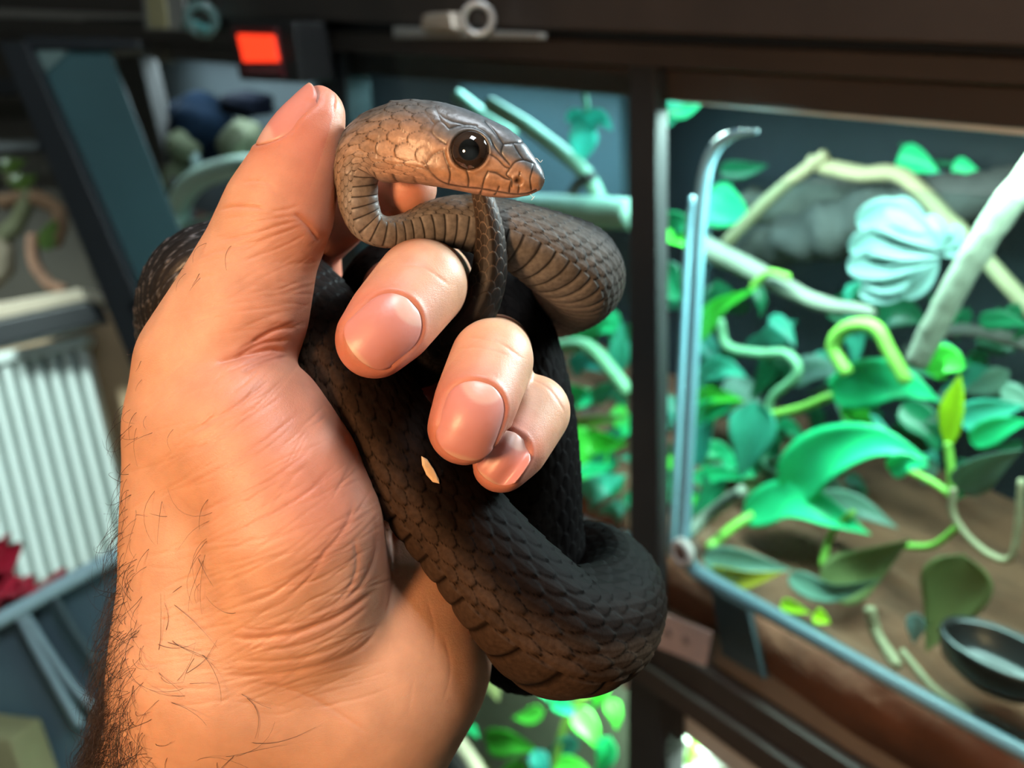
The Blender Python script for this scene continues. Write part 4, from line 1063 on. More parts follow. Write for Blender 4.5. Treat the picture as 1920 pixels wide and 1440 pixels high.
for nm, p, a, b, n, hl, hw in nail_frames:
    nu, nv = 44, 32
    us = np.sin(np.linspace(-np.pi / 2, np.pi / 2, nu)) * 0.999
    V = np.zeros((nu, nv, 3)); cc = np.zeros((nu, nv, 3)); Hh = np.zeros((nu, nv))
    for i, u in enumerate(us):
        w = max(nail_half_width(np.array([u]))[0], 0.02)
        for j, vv in enumerate(np.linspace(-1, 1, nv)):
            q = p + a * u * hl + b * vv * w * hw
            loc, nn, fi, t = HB2.ray_cast(Vector(q + n * 0.006), Vector(-n), 0.02)
            Hh[i, j] = (0.006 - t) if loc is not None else np.nan
    # smooth the plate: a parabola across, gentle along
    uu, vv = np.meshgrid(us, np.linspace(-1, 1, nv), indexing='ij')
    ww = np.maximum(nail_half_width(us), 0.02)[:, None] * vv
    ok = ~np.isnan(Hh)
    A = np.stack([np.ones_like(uu), uu, ww, uu * uu, ww * ww, uu * ww, ww ** 4], -1)
    coef, *_ = np.linalg.lstsq(A[ok], Hh[ok], rcond=None)
    fit = A @ coef
    rim = 1 - np.maximum(np.abs(vv), np.abs(uu) ** 3)
    lift = 0.00012 - 0.0005 * np.exp(-rim / 0.06) * (uu < 0.5) + 0.00030 * sstep(0.4, 1.0, uu)
    V = p + a * (uu * hl)[..., None] + b * (ww * hw)[..., None] + n * (fit + lift)[..., None]
    pink = np.array([0.56, 0.225, 0.185]); lun = np.array([0.62, 0.37, 0.30]); edge = np.array([0.62, 0.42, 0.28])
    ed = np.hypot(uu + 1.0, ww * 0.75)
    fl = sstep(0.62, 0.50, ed)[..., None] * 0.85; fe = sstep(0.86, 0.95, uu + 0.04 * ww ** 2)[..., None] * 0.5
    cc = pink * (1 - fl) + lun * fl; cc = cc * (1 - fe) + edge * fe
    top = V.reshape(-1, 3); bot = (V - n * 0.00045).reshape(-1, 3)
    Fq = []
    def I(i, j): return i * nv + j
    for i in range(nu - 1):
        for j in range(nv - 1):
            Fq.append((I(i, j), I(i + 1, j), I(i + 1, j + 1), I(i, j + 1)))
    ring = [I(i, 0) for i in range(nu)] + [I(nu - 1, j) for j in range(1, nv)] + [I(i, nv - 1) for i in range(nu - 2, -1, -1)] + [I(0, j) for j in range(nv - 2, 0, -1)]
    for r0, r1 in zip(ring, ring[1:] + ring[:1]):
        Fq.append((r1, r0, r0 + nu * nv, r1 + nu * nv))
    nl = mesh_obj('fingernail', to_world(np.vstack([top, bot])), np.array(Fq), NAILM, hand, colors=np.vstack([cc.reshape(-1, 3)] * 2))
    nl['label'] = 'short pink nail of the ' + nm + (' finger' if nm != 'thumb' else '')
# ------------------------------------------------------------------ hair of the wrist and forearm
def hair_strands(seed, count):
    rg = np.random.RandomState(seed)
    w = np.zeros(len(HV))
    nx = HN[:, 0]; fz = -HN[:, 2]
    # edge of the wrist turned left, thin at the thumb's root, dense toward the forearm
    dens_y = np.interp(vy, [560, 700, 860, 1000, 1150, 1300, 1440, 1560], [0, .03, .10, .25, .7, 1.6, 2.6, 3])
    left = sstep(-.35, -.85, nx) * (fz > -.75) * (vx < 470)
    w += dens_y * left
    frontw = (fz > .25) * np.interp(vx, [225, 260, 330, 420, 520], [1, .8, .45, .22, 0]) * np.interp(vy, [700, 900, 1100, 1250, 1440, 1560], [.01, .035, .09, .28, .40, .4])
    w += frontw * .85
    th_ = (fz > .2) * np.exp(-(((vx - 365) / 45) ** 2 + ((vy - 520) / 70) ** 2)) * .035
    w += th_
    w = w / w.sum()
    ids = rg.choice(len(HV), count, p=w)
    return ids, rg
ids, rg = hair_strands(3, 3700)
HVt, HFt = [], []
nseg = 8
for n_i, i in enumerate(ids):
    p = HV2[i]; n = HN[i]
    yy = vy[i]
    lat = np.array([-1.0, -.25, 0]) * .5 + np.array([.2, -1.0, 0]) * .6 + rg.normal(0, .45, 3)
    if n[0] > -.35: lat = np.array([.8, .1, 0]) * rg.choice([-1, 1, 1]) + np.array([0, -.5, 0]) + rg.normal(0, .5, 3)
    t = nrm(lat - n * (lat @ n))
    L = rg.uniform(.004, .014) * np.interp(yy, [500, 700, 900, 1440], [.45, .6, .9, 1.1])
    rise = rg.uniform(.25, .95) if n[0] < -.35 else rg.uniform(.06, .16)
    curl = rg.normal(0, 1.1); b = np.cross(n, t)
    pts = []; d = nrm(t + n * rise * 1.4); pos = p - n * .0003
    for s_ in range(nseg):
        pts.append(pos.copy()); pos = pos + d * L / (nseg - 1)
        d = nrm(d + (b * curl * .16) - n * rise * .26 + rg.normal(0, .05, 3))
    pts = np.array(pts)
    # keep it above the skin roughly
    off = np.maximum(0, .00018 - (pts - p) @ n) * (np.arange(nseg) > 0); pts = pts + n * off[:, None]
    r = rg.uniform(.000034, .000062) * np.linspace(1, .35, nseg)
    T_ = nrm(np.gradient(pts, axis=0)); u = nrm(np.cross(T_, [0.3, .2, .93])); v_ = np.cross(T_, u)
    base_i = len(HVt) * nseg * 3
    ring = np.stack([pts + u * (r * math.cos(a))[:, None] + v_ * (r * math.sin(a))[:, None] for a in (0, 2.094, 4.189)], 1)
    HVt.append(ring.reshape(-1, 3))
    for s_ in range(nseg - 1):
        for j in range(3):
            a = base_i + s_ * 3 + j; b2 = base_i + s_ * 3 + (j + 1) % 3
            HFt.append((a, b2, b2 + 3, a + 3))
k = N('arm_hair')
k.b.inputs['Base Color'].default_value = (.018, .012, .009, 1); k.b.inputs['Roughness'].default_value = .35
nz = k.new('ShaderNodeTexNoise'); nz.inputs['Scale'].default_value = 200; tc = k.new('ShaderNodeTexCoord'); k.link(tc.outputs['Object'], nz.inputs['Vector'])
mx = k.new('ShaderNodeMix', data_type='RGBA'); mx.inputs['A'].default_value = (.010, .007, .006, 1); mx.inputs['B'].default_value = (.05, .028, .018, 1); k.link(nz.outputs['Fac'], mx.inputs['Factor']); k.link(mx.outputs['Result'], k.b.inputs['Base Color'])
hr = mesh_obj('arm_hair', to_world(np.vstack(HVt)), np.array(HFt), k.m, hand)
hr['kind'] = 'stuff'; hr['label'] = 'dark curly hair along the wrist'
# ------------------------------------------------------------------ snake: one continuous skin swept along its coils, scales in relief
HA = np.array([1021., 338.]); HBK = np.array([700., 283.])
he = (HBK - HA) / np.hypot(*(HBK - HA)); hn = np.array([-he[1], he[0]])
if hn[1] > 0: hn = -hn
def th(P): P = np.asarray(P, float) - HA; return P @ he, P @ hn
top_t, top_h = th([(1021, 334), (1017, 318), (1000, 293), (980, 264), (950, 241), (910, 222), (870, 206), (830, 195), (780, 190), (730, 194), (690, 205), (668, 221)])
bot_t, bot_h = th([(1021, 341), (1014, 356), (990, 367), (960, 371), (920, 369), (880, 361), (840, 353), (800, 346), (760, 341), (720, 340), (700, 342)])
bot_h = -bot_h
wid_t = np.array([0, 6, 20, 45, 80, 120, 160, 210, 260, 300, 330]); wid_h = np.array([2, 16, 27, 36, 46, 57, 66, 72, 70, 62, 54])
HEAD_LEN = 318.0
HD0, HD1 = .1865, .1925            # depth of snout and of the back of the head
def head_axis(t):
    f = t / 325.7
    xy = HA + he * t[:, None]
    d = HD0 + (HD1 - HD0) * f
    return np.stack([C(x, y, dd) for (x, y), dd in zip(xy, d)]), d
# control points after the head: px, py, depth, radius px, dorsal direction (right, up, forward), hidden?
BODY = [
    (706, 284, .1925, 66, (.05, 1, -.2), 0), (682, 292, .193, 56, (-.5, .8, .1), 0), (668, 318, .194, 46, (-.8, .3, .5), 0), (669, 352, .195, 39, (-.7, 0, .7), 0),
    (674, 388, .196, 37, (-.5, -.1, .85), 0), (690, 420, .197, 34, (-.2, .1, .95), 0), (722, 435, .198, 30, (0, .35, .9), 0), (765, 430, .200, 32, (0, .45, .88), 0),
    (812, 418, .202, 42, (0, .6, .8), 0), (865, 416, .204, 51, (0.05, .7, .71), 0), (925, 428, .206, 58, (.1, .77, .63), 0), (985, 450, .209, 67, (.12, .79, .60), 0),
    (1040, 478, .215, 77, (.2, .80, .56), 0), (1082, 505, .224, 82, (.3, .82, .48), 0), (1085, 530, .240, 84, (.5, .75, .4), 0), (1040, 548, .258, 84, (.3, .6, .7), 0),
    (960, 560, .275, 80, (0, .5, .85), 1), (820, 600, .305, 74, (0, .3, .95), 1), (640, 650, .318, 72, (0, .1, 1), 1), (460, 700, .312, 74, (-.3, 0, .95), 1),
    (375, 700, .278, 78, (-.8, 0, .6), 1), (350, 622, .246, 84, (-.95, .1, .0), 0), (360, 545, .230, 86, (-.8, .5, .0), 0), (408, 508, .228, 86, (-.3, .9, .1), 0), (480, 515, .234, 82, (.1, .9, .2), 0),
    (548, 560, .232, 86, (.55, .6, .5), 0), (606, 640, .218, 90, (.75, .5, .3), 0), (668, 735, .206, 92, (.75, .5, .12), 0), (735, 840, .201, 95, (.75, .5, .05), 0), (812, 940, .200, 97, (.72, .55, .05), 0),
    (890, 1035, .199, 100, (.62, .68, .08), 0), (972, 1130, .199, 112, (.48, .80, .22), 0), (1050, 1192, .203, 121, (.3, .85, .42), 0), (1130, 1172, .214, 106, (.1, .93, .3), 0),
    (1158, 1120, .230, 92, (0, .98, -.1), 0), (1130, 1082, .246, 90, (0, .95, -.2), 0), (1070, 1075, .262, 86, (0, .9, -.1), 0), (1005, 1100, .270, 82, (-.2, .8, .3), 1), (965, 1180, .262, 84, (-.8, .2, .5), 1),
    (990, 1215, .245, 86, (-.7, -.3, .6), 1), (1020, 1130, .239, 84, (.8, 0, .5), 0), (1010, 990, .236, 82, (.8, 0, .5), 0), (1002, 860, .236, 82, (.85, 0, .4), 0), (985, 740, .238, 82, (.85, .2, .4), 0),
    (945, 620, .242, 80, (.7, .6, .3), 0), (870, 540, .248, 76, (.3, .9, .2), 0), (780, 510, .250, 72, (0, .95, .2), 0), (712, 545, .246, 66, (-.6, .6, .2), 0), (716, 640, .234, 58, (-.8, 0, .1), 0),
    (775, 678, .222, 53, (-.2, -.3, -.9), 0), (835, 642, .213, 46, (.2, 0, -.95), 0), (886, 588, .204, 42, (.3, .1, -.95), 0), (914, 525, .202, 36, (.2, 0, -.95), 0), (920, 460, .200, 30, (.1, 0, -1), 0),
    (914, 405, .1985, 24, (0, 0, -1), 0), (902, 360, .1985, 19, (0, 0, -1), 0), (890, 320, .199, 13, (0, 0, -1), 1), (880, 285, .200, 5, (0, 0, -1), 1), (877, 276, .200, 1, (0, 0, -1), 1)]
ctrl = np.array([list(C(x, y, d)) + [r * d / FPX] + list(nrm(np.array(v, float))) + [h] for x, y, d, r, v, h in BODY])
dense = catmull(ctrl, 60)
# arc length
seg = np.linalg.norm(np.diff(dense[:, :3], axis=0), axis=1)
S = np.r_[0, np.cumsum(seg)]
dens_r = np.maximum(dense[:, 3], 0.0002)
# sample rows: fine where seen, coarse where hidden
FINE, COARSE = 0.036, 0.16
step = np.where(dense[:, 7] > 0.5, COARSE, FINE) * np.maximum(dens_r, 0.0012)
K = np.r_[0, np.cumsum(seg / (0.5 * (step[1:] + step[:-1])))]
nrow = int(K[-1])
kk = np.linspace(0, K[-1], nrow)
s_rows = np.interp(kk, K, S)
rows = np.stack([np.interp(s_rows, S, dense[:, i]) for i in range(8)], 1)
# smooth the path a little so the frames do not jitter
def along(a, n=3):
    for _ in range(n):
        a[1:-1] = 0.25 * a[:-2] + 0.5 * a[1:-1] + 0.25 * a[2:]
    return a
body_c = rows[:, :3]; body_r = rows[:, 3]; body_N = along(rows[:, 4:7].copy(), 30)
# head rows, snout first, denser at the snout
tt = np.r_[np.linspace(0, 1, 60) ** 2 * 30, np.linspace(30, HEAD_LEN, 330)[1:]]
hc, hd = head_axis(tt)
sc = hd / FPX
h_top = np.maximum(np.interp(tt, top_t, top_h), 1) * sc
h_bot = np.maximum(np.interp(tt, bot_t, bot_h), 1) * sc
h_wid = np.interp(tt, wid_t, wid_h) * sc
for a in (h_top, h_bot, h_wid): a[12:] = along(a.copy(), 40)[12:]
NH = len(tt)
i0 = np.argmin(np.linalg.norm(body_c - hc[-1], axis=1)) + 6
cen = np.vstack([hc, body_c[i0:]])
headN = np.tile(nrm(np.array([.10, .97, -.22])), (NH, 1))
Nv = np.vstack([headN, body_N[i0:]])
ht = np.r_[h_top, body_r[i0:]]; hb_ = np.r_[h_bot, body_r[i0:]]; wd = np.r_[h_wid, body_r[i0:]]
# blend sizes over the join
def blend_join(a):
    j = NH; n = 26
    lo, hi = j - n, j + n
    t = sstep(0, 1, np.linspace(0, 1, hi - lo)); a[lo:hi] = a[lo] * (1 - t) + a[hi] * t
    return a
ht, hb_, wd = blend_join(ht), blend_join(hb_), blend_join(wd)
cen[NH - 20:NH + 40] = along(cen[NH - 20:NH + 40].copy(), 60)
Nv[NH - 60:NH + 160] = along(Nv[NH - 60:NH + 160].copy(), 200)
T = nrm(np.gradient(cen, axis=0))
T = nrm(along(T.copy(), 4))
Nv = nrm(Nv - T * np.einsum('ij,ij->i', Nv, T)[:, None])
Bv = np.cross(T, Nv)
NT = 240
theta = np.linspace(-np.pi, np.pi, NT, endpoint=False)
ct, st = np.cos(theta), np.sin(theta)
is_head = np.r_[np.ones(NH), np.zeros(len(cen) - NH)]
is_head = along(is_head, 60)[:, None]
e_head = 2.35
def sup(c, e): return np.sign(c) * np.abs(c) ** (2 / e)
cx_h, sx_h = sup(ct, e_head)[None], sup(st, e_head)[None]
ridge = 1 + 0.10 * np.exp(-(theta / 0.34) ** 2) + 0.02 * np.cos(2 * theta)
cx_b, sx_b = (ct * ridge)[None], (st * ridge)[None]
# ventral side of the body a little flattened
flat = 1 - 0.08 * sstep(2.2, 3.0, np.abs(theta))
cx = cx_h * is_head + cx_b * flat * (1 - is_head); sx = sx_h * is_head + sx_b * (1 - is_head)
vert_ext = np.where(cx > 0, ht[:, None], hb_[:, None])
P = cen[:, None] + Nv[:, None] * (cx * vert_ext)[..., None] + Bv[:, None] * (sx * wd[:, None])[..., None]
# outward normals of the smooth tube
dU = np.gradient(P, axis=0); dV = np.roll(P, -1, 1) - np.roll(P, 1, 1)
nor = nrm(np.cross(dV, dU))
if np.mean(np.einsum('ijk,ijk->ij', nor, P - cen[:, None])) < 0: nor = -nor
nor_bad = np.einsum('ijk,ijk->ij', nor, nrm(P - cen[:, None])) < 0.2
nor[nor_bad] = nrm(P - cen[:, None])[nor_bad]

# ---- scale lattice
rr_ = 0.5 * (ht + wd)
ds = np.r_[0, np.linalg.norm(np.diff(cen, axis=0), axis=1)]
srow = np.cumsum(ds)
RI = lambda bi: NH + max(0, np.searchsorted(s_rows, S[bi * 60]) - i0)
TAIL0 = NH + max(0, np.searchsorted(s_rows, S[50 * 60]) - i0)      # the tail begins out of sight between the fingers
CL = np.interp(np.arange(len(cen)), [0, NH, NH + 200, RI(9), RI(13), RI(16), RI(21), TAIL0 - 10, TAIL0, len(cen)], [0.40, 0.48, 0.56, 0.46, .34, .36, .48, 0.48, .78, .78])
q = np.cumsum(ds / (CL * np.maximum(rr_, 0.0015)))
ROWS = 21
THV = 0.72 * np.pi                     # where the belly plates begin
A_ = theta / (2 * THV / ROWS)
row_mul = np.where(np.arange(len(cen)) < TAIL0, 1.0, 9.0 / ROWS)[:, None]
Q = np.repeat(q[:, None], NT, 1); Aa = A_[None] * row_mul
hgt = np.zeros(Q.shape, np.float32); edge = np.ones(Q.shape, np.float32); sid = np.zeros(Q.shape, np.int32)
def hashf(i): return (np.sin(i * 12.9898) * 43758.5453) % 1.0
fa = np.floor(Aa)
for di in (0, 1):
    i = fa + di
    v = np.abs(Aa - i)
    off = 0.5 * (np.mod(i, 2))
    for dj in (0, -1):
        j = np.floor(Q - off) + dj
        u = Q - off - j                      # 0..2
        x = (u - 0.62) / 0.86
        hwid = 0.74 * np.clip(1 - np.abs(x) ** 2.2, 0, 1) ** 0.62
        inside = (v < hwid) & (u < 1.48)
        hh = (0.18 + 0.82 * u / 1.48) * (1 - 0.35 * (v / 0.74) ** 2) + 0.10 * np.exp(-(v / 0.10) ** 2) * (u > .2)
        hh = hh + 0.12 * (hashf(i * 7 + j * 3) - .5)
        ed = np.minimum((hwid - v) * 2.2, (1.48 - u) * 1.6)
        m = inside & (hh > hgt)
        hgt[m] = hh[m]; edge[m] = ed[m]; sid[m] = (i * 131 + j)[m]
ven = np.abs(theta)[None] > THV
u = np.mod(q, 1.0)[:, None]
vh = 0.15 + 0.95 * (1 - np.abs(2 * u - 1.1) ** 3).clip(0, 1)
bulge = np.repeat(vh, NT, 1)
mven = np.repeat(ven, len(q), 0)
hgt = np.where(mven, bulge, hgt); edge = np.where(mven, np.minimum(u * 2.0, (1 - u) * 2.4), edge); sid = np.where(mven, np.floor(q)[:, None].astype(int) + 50000, sid)
edge = np.clip(edge, 0, 1)

# ---- head plates: seams drawn on the head's side, in its own length/height frame
def HX(pts): return [(600 + x / 3.2, 150 + y / 3.2) for x, y in pts]
SEAMS = [
    HX([(1300, 662), (1240, 685), (1160, 688), (1060, 672), (960, 655), (880, 648), (780, 632), (715, 605), (650, 540), (590, 470), (530, 400)]),    # mouth
    HX([(770, 520), (780, 570), (770, 632)]), HX([(880, 545), (892, 600), (888, 648)]), HX([(1010, 548), (985, 600), (972, 655)]), HX([(1075, 640), (1062, 672)]), HX([(1150, 600), (1140, 640), (1135, 685)]),
    HX([(960, 690), (972, 655)]), HX([(1050, 690), (1062, 672)]),
    HX([(640, 500), (680, 450), (735, 425)]), HX([(740, 425), (755, 480), (775, 525)]), HX([(650, 540), (640, 500), (600, 440), (560, 380)]),
    HX([(755, 385), (700, 350), (670, 310), (690, 265), (730, 250), (775, 290)]), HX([(670, 310), (610, 290), (575, 255), (580, 205)]), HX([(575, 255), (540, 290), (520, 340), (500, 360)]),
    HX([(690, 265), (640, 210), (600, 180), (560, 130)]), HX([(730, 250), (705, 200), (690, 160)]),
    HX([(775, 290), (830, 275), (920, 285), (980, 310), (1020, 345)]), HX([(700, 190), (760, 235), (850, 262), (940, 275)]),
    HX([(990, 245), (1040, 300), (1075, 350), (1100, 385)]), HX([(1100, 385), (1160, 378), (1235, 365)]), HX([(1100, 385), (1090, 440), (1140, 510)]), HX([(1160, 378), (1190, 430), (1225, 480)]),
    HX([(1020, 345), (1060, 420), (1140, 510)]), HX([(1140, 530), (1175, 490), (1230, 480), (1285, 500)]), HX([(1140, 530), (1120, 570), (1150, 600), (1150, 640)]), HX([(1285, 500), (1270, 560), (1262, 600), (1270, 660)]),
    HX([(1010, 440), (1060, 470), (1110, 520), (1140, 530)]), HX([(1010, 548), (1060, 560), (1110, 590), (1150, 600)]), HX([(1200, 555), (1195, 575)]), HX([(1195, 635), (1190, 680)]),
    HX([(500, 360), (470, 400), (430, 420)]), HX([(600, 440), (540, 430), (470, 400)]), HX([(590, 470), (540, 480), (500, 490), (480, 520)]), HX([(650, 540), (580, 520), (500, 490)]),
    HX([(510, 490), (505, 550), (530, 610)]), HX([(395, 440), (385, 520), (400, 590)]), HX([(640, 600), (600, 560), (520, 500)]),
]
Pf = P.reshape(-1, 3)
tq = (np.einsum('ijk,k->ij', P - C(HA[0], HA[1], HD0), nrm(hc[-1] - hc[0])))
headrow = np.arange(len(cen)) < NH + 30
px, py = to_px(P[:NH + 30])
Bside = np.einsum('ijk,ijk->ij', nor[:NH + 30], np.broadcast_to(Bv[:NH + 30, None], nor[:NH + 30].shape))
near_sign = -np.sign(np.sum(Bv[NH // 2] * nrm(cen[NH // 2])))     # lateral side turned to the camera
# use the near side's drawing for both sides: map far-side vertices to their mirror
mirror = np.argsort(np.mod(-np.arange(NT), NT))
mir_idx = (-np.arange(NT)) % NT
# theta index: theta[k] = -pi + 2pi k/NT ; mirror of k is (NT-k)%NT
near_cols = (np.sign(st) == near_sign)
pxm = np.where(near_cols[None], px, px[:, mir_idx]); pym = np.where(near_cols[None], py, py[:, mir_idx])
seam = np.full(pxm.shape, 99.0)
for pl in SEAMS:
    d, _ = poly_dist(pxm.ravel(), pym.ravel(), catmull(np.array(pl), 6))
    seam = np.minimum(seam, d.reshape(pxm.shape))
EYE_PX, EYE_R = (880.0, 282.0), 36.0
de = np.hypot(pxm - EYE_PX[0], pym - EYE_PX[1])
# top of head is hardly foreshortened in that drawing; keep seams off the very crown
headw = np.clip(np.interp(np.arange(NH + 30), [0, NH - 170, NH - 95, NH + 30], [1, 1, 0.0, 0.0]), 0, 1)[:, None]
disp_s = np.zeros(Q.shape)
amp = np.interp(np.arange(len(cen)), [0, RI(22), RI(27), len(cen)], [.050, .055, .050, .050]) * rr_ * np.interp(np.arange(len(cen)), [0, NH - 170, NH - 95, NH + 60], [0, 0, .55, 1.0])
disp_s += amp[:, None] * (hgt - 0.6)
g = np.exp(-(seam / 1.9) ** 2)
g2 = np.exp(-(seam / 5.0) ** 2)
hs = HD0 / FPX
head_d = (-1.1 * g - 0.7 * g2) * hs * headw
# brow ridge over the eye, ring round it, nostril pit
head_d += (2.2 * np.exp(-((de - EYE_R - 4) / 4.0) ** 2) - 8.0 * sstep(EYE_R + 1, EYE_R - 6, de)) * hs
nost = np.hypot((pxm - 972), (pym - 340)) 
head_d += -9.0 * np.exp(-(nost / 5.2) ** 2) * hs + 1.5 * np.exp(-((nost - 11) / 4) ** 2) * hs
disp_s[:NH + 30] += head_d
P2 = P + nor * disp_s[..., None]

# ---- colours of the skin, with some light and shade put in
th_n = np.abs(theta)[None] / np.pi                       # 0 spine .. 1 belly
row_i = np.arange(len(cen))
frac = (srow / srow[-1])[:, None]
idx_of = lambda bi: NH + max(0, np.searchsorted(s_rows, S[bi * 60]) - i0)
b_neck, b_up, b_hid, b_left, b_F, b_tail = idx_of(3), idx_of(10), idx_of(16), idx_of(21), idx_of(26), idx_of(50)
def ramp(xs, cs): 
    cs = np.array(cs); return np.stack([np.interp(row_i, xs, cs[:, i]) for i in range(3)], 1)[:, None]
xs = [0, NH - 60, b_neck, b_up, b_hid, b_left, b_F, RI(36), RI(39), len(cen)]  # upright coil blackened for its shade, left coil lightened as if lit
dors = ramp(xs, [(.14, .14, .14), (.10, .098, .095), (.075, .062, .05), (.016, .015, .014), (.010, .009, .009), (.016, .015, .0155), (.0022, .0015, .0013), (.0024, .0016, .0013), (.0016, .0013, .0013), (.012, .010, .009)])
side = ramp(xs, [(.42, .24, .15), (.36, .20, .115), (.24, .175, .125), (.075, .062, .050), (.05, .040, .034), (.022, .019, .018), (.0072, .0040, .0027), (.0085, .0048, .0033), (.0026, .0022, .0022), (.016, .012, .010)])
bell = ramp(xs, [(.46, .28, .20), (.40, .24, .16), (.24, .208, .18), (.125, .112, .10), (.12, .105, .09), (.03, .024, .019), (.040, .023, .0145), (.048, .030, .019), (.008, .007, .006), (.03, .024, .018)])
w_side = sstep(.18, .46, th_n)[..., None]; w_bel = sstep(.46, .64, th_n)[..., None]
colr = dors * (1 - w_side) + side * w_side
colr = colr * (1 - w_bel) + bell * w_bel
# every scale a little different, darker skin between them
jit = 0.82 + 0.36 * hashf(sid.astype(float))
edk = np.interp(row_i, [0, NH + 900, NH + 1100, len(cen)], [.06, .06, .2, .2])[:, None]
ed_dark = edk + (1 - edk) * sstep(0.0, 0.30, edge)
wsc = np.interp(row_i, [0, NH - 170, NH - 95, NH + 60], [0, 0, .8, 1.0])[:, None]
colr = colr * (1 + (jit * ed_dark - 1) * wsc)[..., None]
# the thin tail's scales have pale rims
tailw = (sstep(TAIL0, TAIL0 + 40, row_i) * sstep(TAIL0 + 60, len(cen), row_i) ** .7)[:, None, None]
rimw = sstep(0.34, 0.05, edge)[..., None]
colr = colr * (1 - tailw * rimw) + np.array([.22, .155, .11]) * tailw * rimw + np.array([.05, .032, .02]) * tailw ** 2 * (1 - rimw)
leftw = (sstep(RI(20), RI(21), row_i) * sstep(RI(25), RI(24), row_i))[:, None, None]  # bluish edge highlights of the left coil painted into its scales
rimw = sstep(0.22, 0.02, edge)[..., None]
colr = colr * (1 - leftw * rimw) + np.array([.10, .098, .105]) * leftw * rimw
# head: grey crown with the cool light's blue painted in, copper cheeks, dark seams and snout tip
crown = sstep(0.0, 1.0, np.clip((0.46 - th_n) / 0.13, 0, 1))
hd_c = colr[:NH + 30].copy()
grey = np.array([.105, .115, .125]); copper = np.array([.38, .205, .115]); lip = np.array([.46, .26, .18])
hcol = grey * crown[..., None] + copper * (1 - crown[..., None])
lipw = sstep(0.62, 0.78, th_n)[..., None]
hcol = hcol * (1 - lipw) + lip * lipw
hcol = np.broadcast_to(hcol, hd_c.shape).copy()
mott = 0.88 + 0.24 * hashf(np.floor(pxm / 26) * 3 + np.floor(pym / 22) * 17)
hcol *= (1 - 0.86 * np.clip(g, 0, 1))[..., None] * (0.96 + 0.04 * mott[..., None])
ros = sstep(1008, 1016, pxm)[..., None] * sstep(362, 352, pym)[..., None]
hcol = hcol * (1 - 0.75 * ros)
hcol *= (1 - 0.8 * np.exp(-(nost / 5.5) ** 2))[..., None]
rimc = np.exp(-((de - EYE_R) / 2.4) ** 2)[..., None]
hcol = hcol * (1 - 0.8 * rimc)
hw3 = headw[..., None]
colr[:NH + 30] = hd_c * (1 - hw3) + hcol * hw3

nr = len(cen)
V = to_world(P2.reshape(-1, 3))
ii, jj = np.meshgrid(np.arange(nr - 1), np.arange(NT), indexing='ij')
a = ii * NT + jj; b = ii * NT + (jj + 1) % NT
Fs = np.stack([a, b, b + NT, a + NT], -1).reshape(-1, 4)
# caps: collapse first and last rings
V = np.vstack([V]); 
V[:NT] = V[:NT].mean(0) + 0.02 * (V[:NT] - V[:NT].mean(0))
V[-NT:] = V[-NT:].mean(0) + 0.02 * (V[-NT:] - V[-NT:].mean(0))
k = N('snake_skin')
at = k.new('ShaderNodeAttribute', attribute_name='Col')
tc = k.new('ShaderNodeTexCoord'); nz = k.new('ShaderNodeTexNoise'); nz.inputs['Scale'].default_value = 900; nz.inputs['Detail'].default_value = 4
k.link(tc.outputs['Object'], nz.inputs['Vector'])
mr = k.new('ShaderNodeMapRange'); mr.inputs['From Min'].default_value = .3; mr.inputs['From Max'].default_value = .7; mr.inputs['To Min'].default_value = .75; mr.inputs['To Max'].default_value = 1.25
k.link(nz.outputs['Fac'], mr.inputs['Value'])
mul = k.new('ShaderNodeVectorMath', operation='SCALE'); k.link(at.outputs['Color'], mul.inputs[0]); k.link(mr.outputs['Result'], mul.inputs['Scale'])
k.link(mul.outputs['Vector'], k.b.inputs['Base Color'])
ga = k.new('ShaderNodeAttribute', attribute_name='Gloss')
m1 = k.new('ShaderNodeMath', operation='MULTIPLY_ADD'); m1.inputs[1].default_value = -.30; m1.inputs[2].default_value = .66; k.link(ga.outputs['Fac'], m1.inputs[0]); k.link(m1.outputs[0], k.b.inputs['Roughness'])
m2 = k.new('ShaderNodeMath', operation='MULTIPLY_ADD'); m2.inputs[1].default_value = .5; m2.inputs[2].default_value = .0; k.link(ga.outputs['Fac'], m2.inputs[0]); k.link(m2.outputs[0], k.b.inputs['Specular IOR Level'])
bp = k.new('ShaderNodeBump'); bp.inputs['Strength'].default_value = 0.25; bp.inputs['Distance'].default_value = 0.0003
k.link(nz.outputs['Fac'], bp.inputs['Height']); k.link(bp.outputs['Normal'], k.b.inputs['Normal'])
SNAKE = k.m
# orient faces outward
f0 = Fs[(NH + 300) * NT + 10]
nn = np.cross(V[f0[1]] - V[f0[0]], V[f0[2]] - V[f0[0]])
if nn @ (V[f0[0]] - to_world(cen[NH + 300])) < 0: Fs = Fs[:, ::-1]
snake = mesh_obj('snake', V, Fs, SNAKE, origin=to_world(C(900, 1200, .22)), colors=colr.reshape(-1, 3))
gl_ = snake.data.attributes.new('Gloss', 'FLOAT', 'POINT')
gl_.data.foreach_set('value', np.repeat(np.interp(row_i, [0, NH - 120, NH + 120, RI(9), RI(11), RI(16), b_left, b_left + 150, b_F, TAIL0 - 5, TAIL0, len(cen)], [1, 1, .7, .5, .14, .1, .9, .9, .07, .02, .5, .5]), NT).astype(np.float32))
tag(snake, 'slender dark brown snake with copper-cheeked head coiled round the hand', 'snake')

